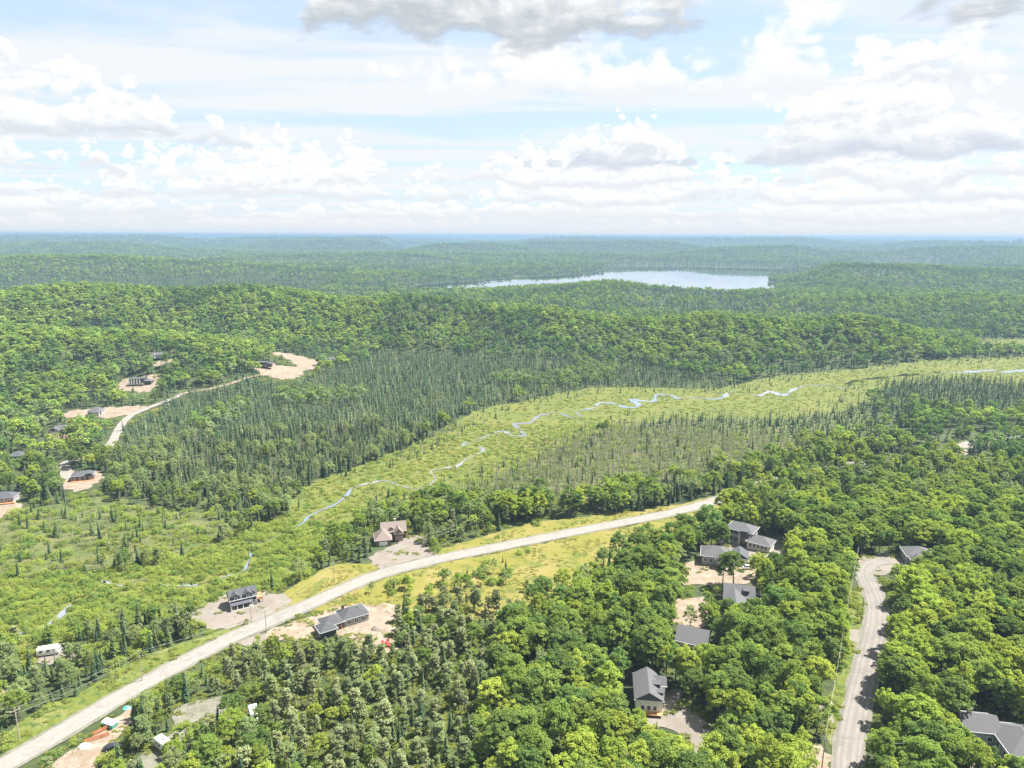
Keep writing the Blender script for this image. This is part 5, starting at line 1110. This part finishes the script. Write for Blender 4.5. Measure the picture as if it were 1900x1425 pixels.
def trailer(name, label, xy, deg, L=7.0, hgt=2.5, motor=False):
    t = ground_thing(name, label, 'trailer' if not motor else 'motorhome', xy, deg)
    e = L / 2
    loft([(-e, 1.1, .55, .55 + hgt * .92, 1.0), (-e + .2, 1.22, .5, .55 + hgt, 1.12), (e - .7, 1.22, .5, .55 + hgt, 1.12), (e - .1, 1.18, .55, .5 + hgt * (.78 if not motor else .62), 1.02), (e, 1.1, .7, .5 + hgt * .6, 1.0)]).obj('body', 'white_shell', t)
    MB().box(-e + .3, e - .9, -1.235, -1.2, 1.0, 1.22).box(-e + .3, e - .9, 1.2, 1.235, 1.0, 1.22).obj('stripe', 'grey_stripe', t)
    for x in (-e + 1.4, 0.2, e - 1.8):
        for s in (-1, 1): MB().box(x - .5, x + .5, s * 1.225 - .02, s * 1.225 + .02, 1.6, 2.3).obj('window', 'glass', t)
    MB().box(1.0, 1.7, -1.26, -1.2, .6, 2.5).obj('door', 'tarp_white', t)
    for x in ((-.5, .5) if not motor else (-e + 1.6, e - 1.1)):
        for s in (-1, 1): w = MB().wheel(x, s * 1.1, .36, .36, .24).obj('wheel', 'black_rubber', t); MB().wheel(x, s * 1.14, .36, .2, .22).obj('rim', 'metal_grey', w)
    MB().box(-.6, .3, -.4, .4, .55 + hgt, .85 + hgt).obj('air_conditioner', 'metal_grey', t)
    for x in (-e + 1.2, e - 2.0): MB().box(x - .25, x + .25, -.25, .25, .55 + hgt, .68 + hgt).obj('roof_vent', 'black_rubber', t)
    if not motor: MB().tube([(e, -.4, .55), (e + 1.3, 0, .5), (e, .4, .55)], .05, 4).tube([(e + 1.1, 0, .5), (e + 1.1, 0, -.2)], .05, 4).obj('hitch', 'black_rubber', t)
    else: MB().box(e - .35, e + .02, -.95, .95, 1.15, 1.9).obj('windscreen', 'glass', t)
    return t
trailer('motorhome', 'white motorhome parked in a clearing in the mixed wood', (-156.8, 216.9), 18, 6.6, 2.3, True)
trailer('camping_trailer', 'white camping trailer under trees by the shaded dirt clearing', (-75.4, 184.2), -62, 6.5)
trailer('camping_trailer', 'grey-white camping trailer at the dirt track near the gravel road', (-96.3, 171.9), -35, 5.2)

# ------------------------------------------------------------------ poles and lines
def pole(label, xy, hgt, arm=True, deg=0.0, group=None):
    t = ground_thing('utility_pole', label, 'utility pole', xy, deg, 0); t['group'] = group or 'utility poles'
    MB().tube([(0, 0, -.8), (0, 0, hgt * .5), (0, 0, hgt)], [.17, .145, .11], 8).obj('pole', 'pole_wood', t)
    if arm:
        a = MB().box(-1.2, 1.2, -.16, -.04, hgt - .75, hgt - .6).obj('crossarm', 'pole_wood', t)
        for x in (-1.1, 1.1): MB().tube([(x, -.1, hgt - .6), (x, -.1, hgt - .35)], .06, 6).obj('insulator', 'trim_white', a)
    else: MB().tube([(0, 0, hgt), (0, 0, hgt + .25)], .06, 6).obj('insulator', 'trim_white', t)
    return t
PL = [((-138.3, 175.0), 10.5, True), ((-117.9, 202.6), 10.5, False), ((-95.7, 238.3), 8.5, False), ((-72.2, 266.9), 9.5, False), ((-16.6, 314.0), 9.5, False)]
POLE_LABELS = ['utility pole with a crossarm on the grassy verge of the gravel road', 'bare-topped utility pole between the gravel road and the swamp thicket', 'slim pole on the gravel yard of the navy house', 'utility pole in the grass between the navy and brown-roofed houses', 'utility pole at the edge of the north meadow']
tops = []
for (xy, hh, arm), lb in zip(PL, POLE_LABELS):
    pole(lb, xy, hh, arm, 50, 'utility poles along the gravel road'); tops.append((xy[0], xy[1], hz(*xy) + hh))
xy = (-87.4, 230.1); pole('utility pole on the shoulder across from the navy house yard', xy, 9.5, False, 50, 'utility poles along the gravel road'); across = (xy[0], xy[1], hz(*xy) + 9.5)
LPOLES = [((82.4, 163.1), 9.5), ((116.9, 225.2), 13.5), ((124.2, 229.3), 10.5), ((141.7, 270.0), 11.0)]
ltops = []
for (xy, hh), lb in zip(LPOLES, ('utility pole beside the sandy drive at the foot of the lane', 'tall weathered utility pole by the upper drive off the lane', 'thin utility pole on the grassy verge above the upper drive', 'utility pole at the turning end of the lane')):
    pole(lb, xy, hh, False, 80, 'utility poles along the lane'); ltops.append((xy[0], xy[1], hz(*xy) + hh))
def wire(a, b, sag, label, r=.022):
    P = [Vector(a).lerp(Vector(b), i / 14) - Vector((0, 0, 4 * sag * (i / 14) * (1 - i / 14))) for i in range(15)]
    tag(MB().tube([tuple(p) for p in P], r, 4).obj('power_line', 'wire'), label, 'power line', 'overhead power lines')
west = (-178.0, 168.0, 10.5)
pn = ['western verge', 'crossarm pole', 'bare-topped pole', 'navy house pole', 'grass pole', 'meadow pole']
chain = [west, tops[0], tops[1], across, tops[3], tops[4]]
for i in range(len(chain) - 1):
    a, b = chain[i], chain[i + 1]
    wire((a[0], a[1], a[2] + .1), (b[0], b[1], b[2] + .1), .9, ['top wire running off past the crossarm pole', 'top wire between crossarm pole and bare-topped pole', 'top wire from bare-topped pole to the road shoulder pole', 'top wire from the road shoulder pole along the meadow', 'top wire towards the north meadow pole'][i])
    wire((a[0], a[1], a[2] - 1.6), (b[0], b[1], b[2] - 1.6), 1.1, ['lower wire running off past the crossarm pole', 'lower wire between crossarm pole and bare-topped pole', 'lower wire from bare-topped pole to the road shoulder pole', 'lower wire from the road shoulder pole along the meadow', 'lower wire towards the north meadow pole'][i])
wire(across, tops[2], .4, 'service wire crossing the road to the navy house yard pole')
wire(ltops[0], ltops[1], 1.2, 'wire above the verge along the lane'); wire(ltops[1], ltops[3], .9, 'wire to the turning end of the lane')
wire(ltops[0], (ltops[0][0] + 34, ltops[0][1] - 4, ltops[0][2] + 2), .6, 'wire crossing the lane at its foot')

# ------------------------------------------------------------------ odds and ends in the yards
def barrier(label, xy, deg, L):
    t = ground_thing('barrier_fence', label, 'fence', xy, deg); n = int(L / 2) + 1
    for i in range(n): MB().box(i * 2 - .06, i * 2 + .06, -.06, .06, -.3, 1.25).obj('post', 'orange_mesh', t)
    for i in range(n - 1):
        for j in range(3): MB().box(i * 2 + .06, i * 2 + 1.94, -.03, .03, .25 + j * .38, .5 + j * .38).obj('rail', 'orange_mesh', t)
barrier('orange barrier fence across the sandy roadside yard', (-119.4, 173.9), 32, 6.2)
barrier('short orange barrier fence beside the dark spruce in the roadside yard', (-118.7, 177.0), 48, 4.2)
def heap(name, label, cat, xy, mat, w, d, hh, seed):
    rg = np.random.default_rng(seed); V = [(0, 0, hh)]; F = []; nr, ns = 5, 14
    for i in range(1, nr + 1):
        f = i / nr
        for j in range(ns): a = 6.283 * j / ns; q = 1 + rg.normal() * .1; V.append((w * f * q * math.cos(a), d * f * q * math.sin(a), hh * (1 - f ** 1.6) + rg.normal() * .08 * hh * (1 - f) - .15 * f))
    for j in range(ns): F.append((0, 1 + j, 1 + (j + 1) % ns))
    for i in range(nr - 1):
        for j in range(ns): a = 1 + i * ns + j; b = 1 + i * ns + (j + 1) % ns; F.append((a, a + ns, b + ns, b))
    o = link(name, mesh(name, V, F, [mat], smooth=True), None, (xy[0], xy[1], hz(*xy) + .25)); tag(o, label, cat); return o
heap('tarp_heap', 'white tarp thrown over a heap behind the orange barriers', 'tarp', (-118.8, 172.9), 'tarp_white', 1.9, 1.3, .9, 5)
heap('tarp_heap', 'teal tarp over a low pile at the road edge', 'tarp', (-115.7, 189.3), 'teal_paint', 1.3, .9, .6, 6)
heap('gravel_heap', 'grey gravel heap at the back of the long bungalow', 'gravel heap', (-48.8, 233.3), 'packed_gravel', 2.4, 1.8, 1.1, 7)
t = ground_thing('waste_skip', 'teal waste skip with a white cover beside the gravel road', 'waste skip', (-116.1, 181.1), -20)
MB().add([(-1.7, -.9, 0), (1.7, -.9, 0), (1.7, .9, 0), (-1.7, .9, 0), (-2.1, -1.05, 1.5), (2.1, -1.05, 1.5), (2.1, 1.05, 1.5), (-2.1, 1.05, 1.5)], [(3, 2, 1, 0), (0, 1, 5, 4), (1, 2, 6, 5), (2, 3, 7, 6), (3, 0, 4, 7), (4, 5, 6, 7)]).obj('body', 'teal_paint', t)
MB().add([(-2.15, -1.1, 1.503), (2.15, -1.1, 1.503), (2.15, 1.1, 1.503), (-2.15, 1.1, 1.503), (-1.9, 0, 1.95), (1.9, 0, 1.95)], [(3, 2, 1, 0), (0, 1, 5, 4), (2, 3, 4, 5), (1, 2, 5), (3, 0, 4)]).obj('cover', 'tarp_white', t)
for s in (-1, 1):
    for x in (-1.1, 0, 1.1): MB().box(x - .06, x + .06, s * .98 - .09, s * .98 + .09, .1, 1.45).obj('rib', 'teal_paint', t)
def garden_chair(label, xy, deg):
    t = ground_thing('garden_chair', label, 'chair', xy, deg); t['group'] = 'red garden chairs'
    MB().box(-.4, .4, -.4, .4, .38, .46).obj('seat', 'red_paint', t)
    MB().add([(-.4, .36, .4), (.4, .36, .4), (.4, .72, 1.2), (-.4, .72, 1.2), (-.4, .44, .4), (.4, .44, .4), (.4, .8, 1.2), (-.4, .8, 1.2)], [(0, 1, 2, 3), (7, 6, 5, 4), (0, 4, 5, 1), (1, 5, 6, 2), (2, 6, 7, 3), (3, 7, 4, 0)]).obj('backrest', 'red_paint', t)
    for s in (-1, 1): MB().box(s * .5 - .08, s * .5 + .08, -.42, .5, .62, .68).obj('armrest', 'red_paint', t)
    for x in (-.42, .42):
        for y in (-.35, .38): MB().box(x - .05, x + .05, y - .05, y + .05, -.3, .62).obj('leg', 'red_paint', t)
for p, d in (((-44.6, 223.0), 20), ((-43.3, 224.1), -30), ((-42.2, 222.0), 70)): garden_chair('red slatted garden chair on the sandy ground behind the bungalow', p, d)

# ------------------------------------------------------------------ air
m, nt, o = newmat('haze'); v = N(nt, 'ShaderNodeVolumePrincipled', ins={'Color': (0.25, 0.375, 0.53, 1), 'Density': 1.5e-4, 'Anisotropy': 0.1}); nt.links.new(v.outputs[0], o.inputs['Volume'])
hb = MB().box(-62000, 62000, -62000, 62000, -14, 152).obj('haze', 'haze'); hb['kind'] = 'stuff'; hb['label'] = 'thin blue summer haze over the far hills'
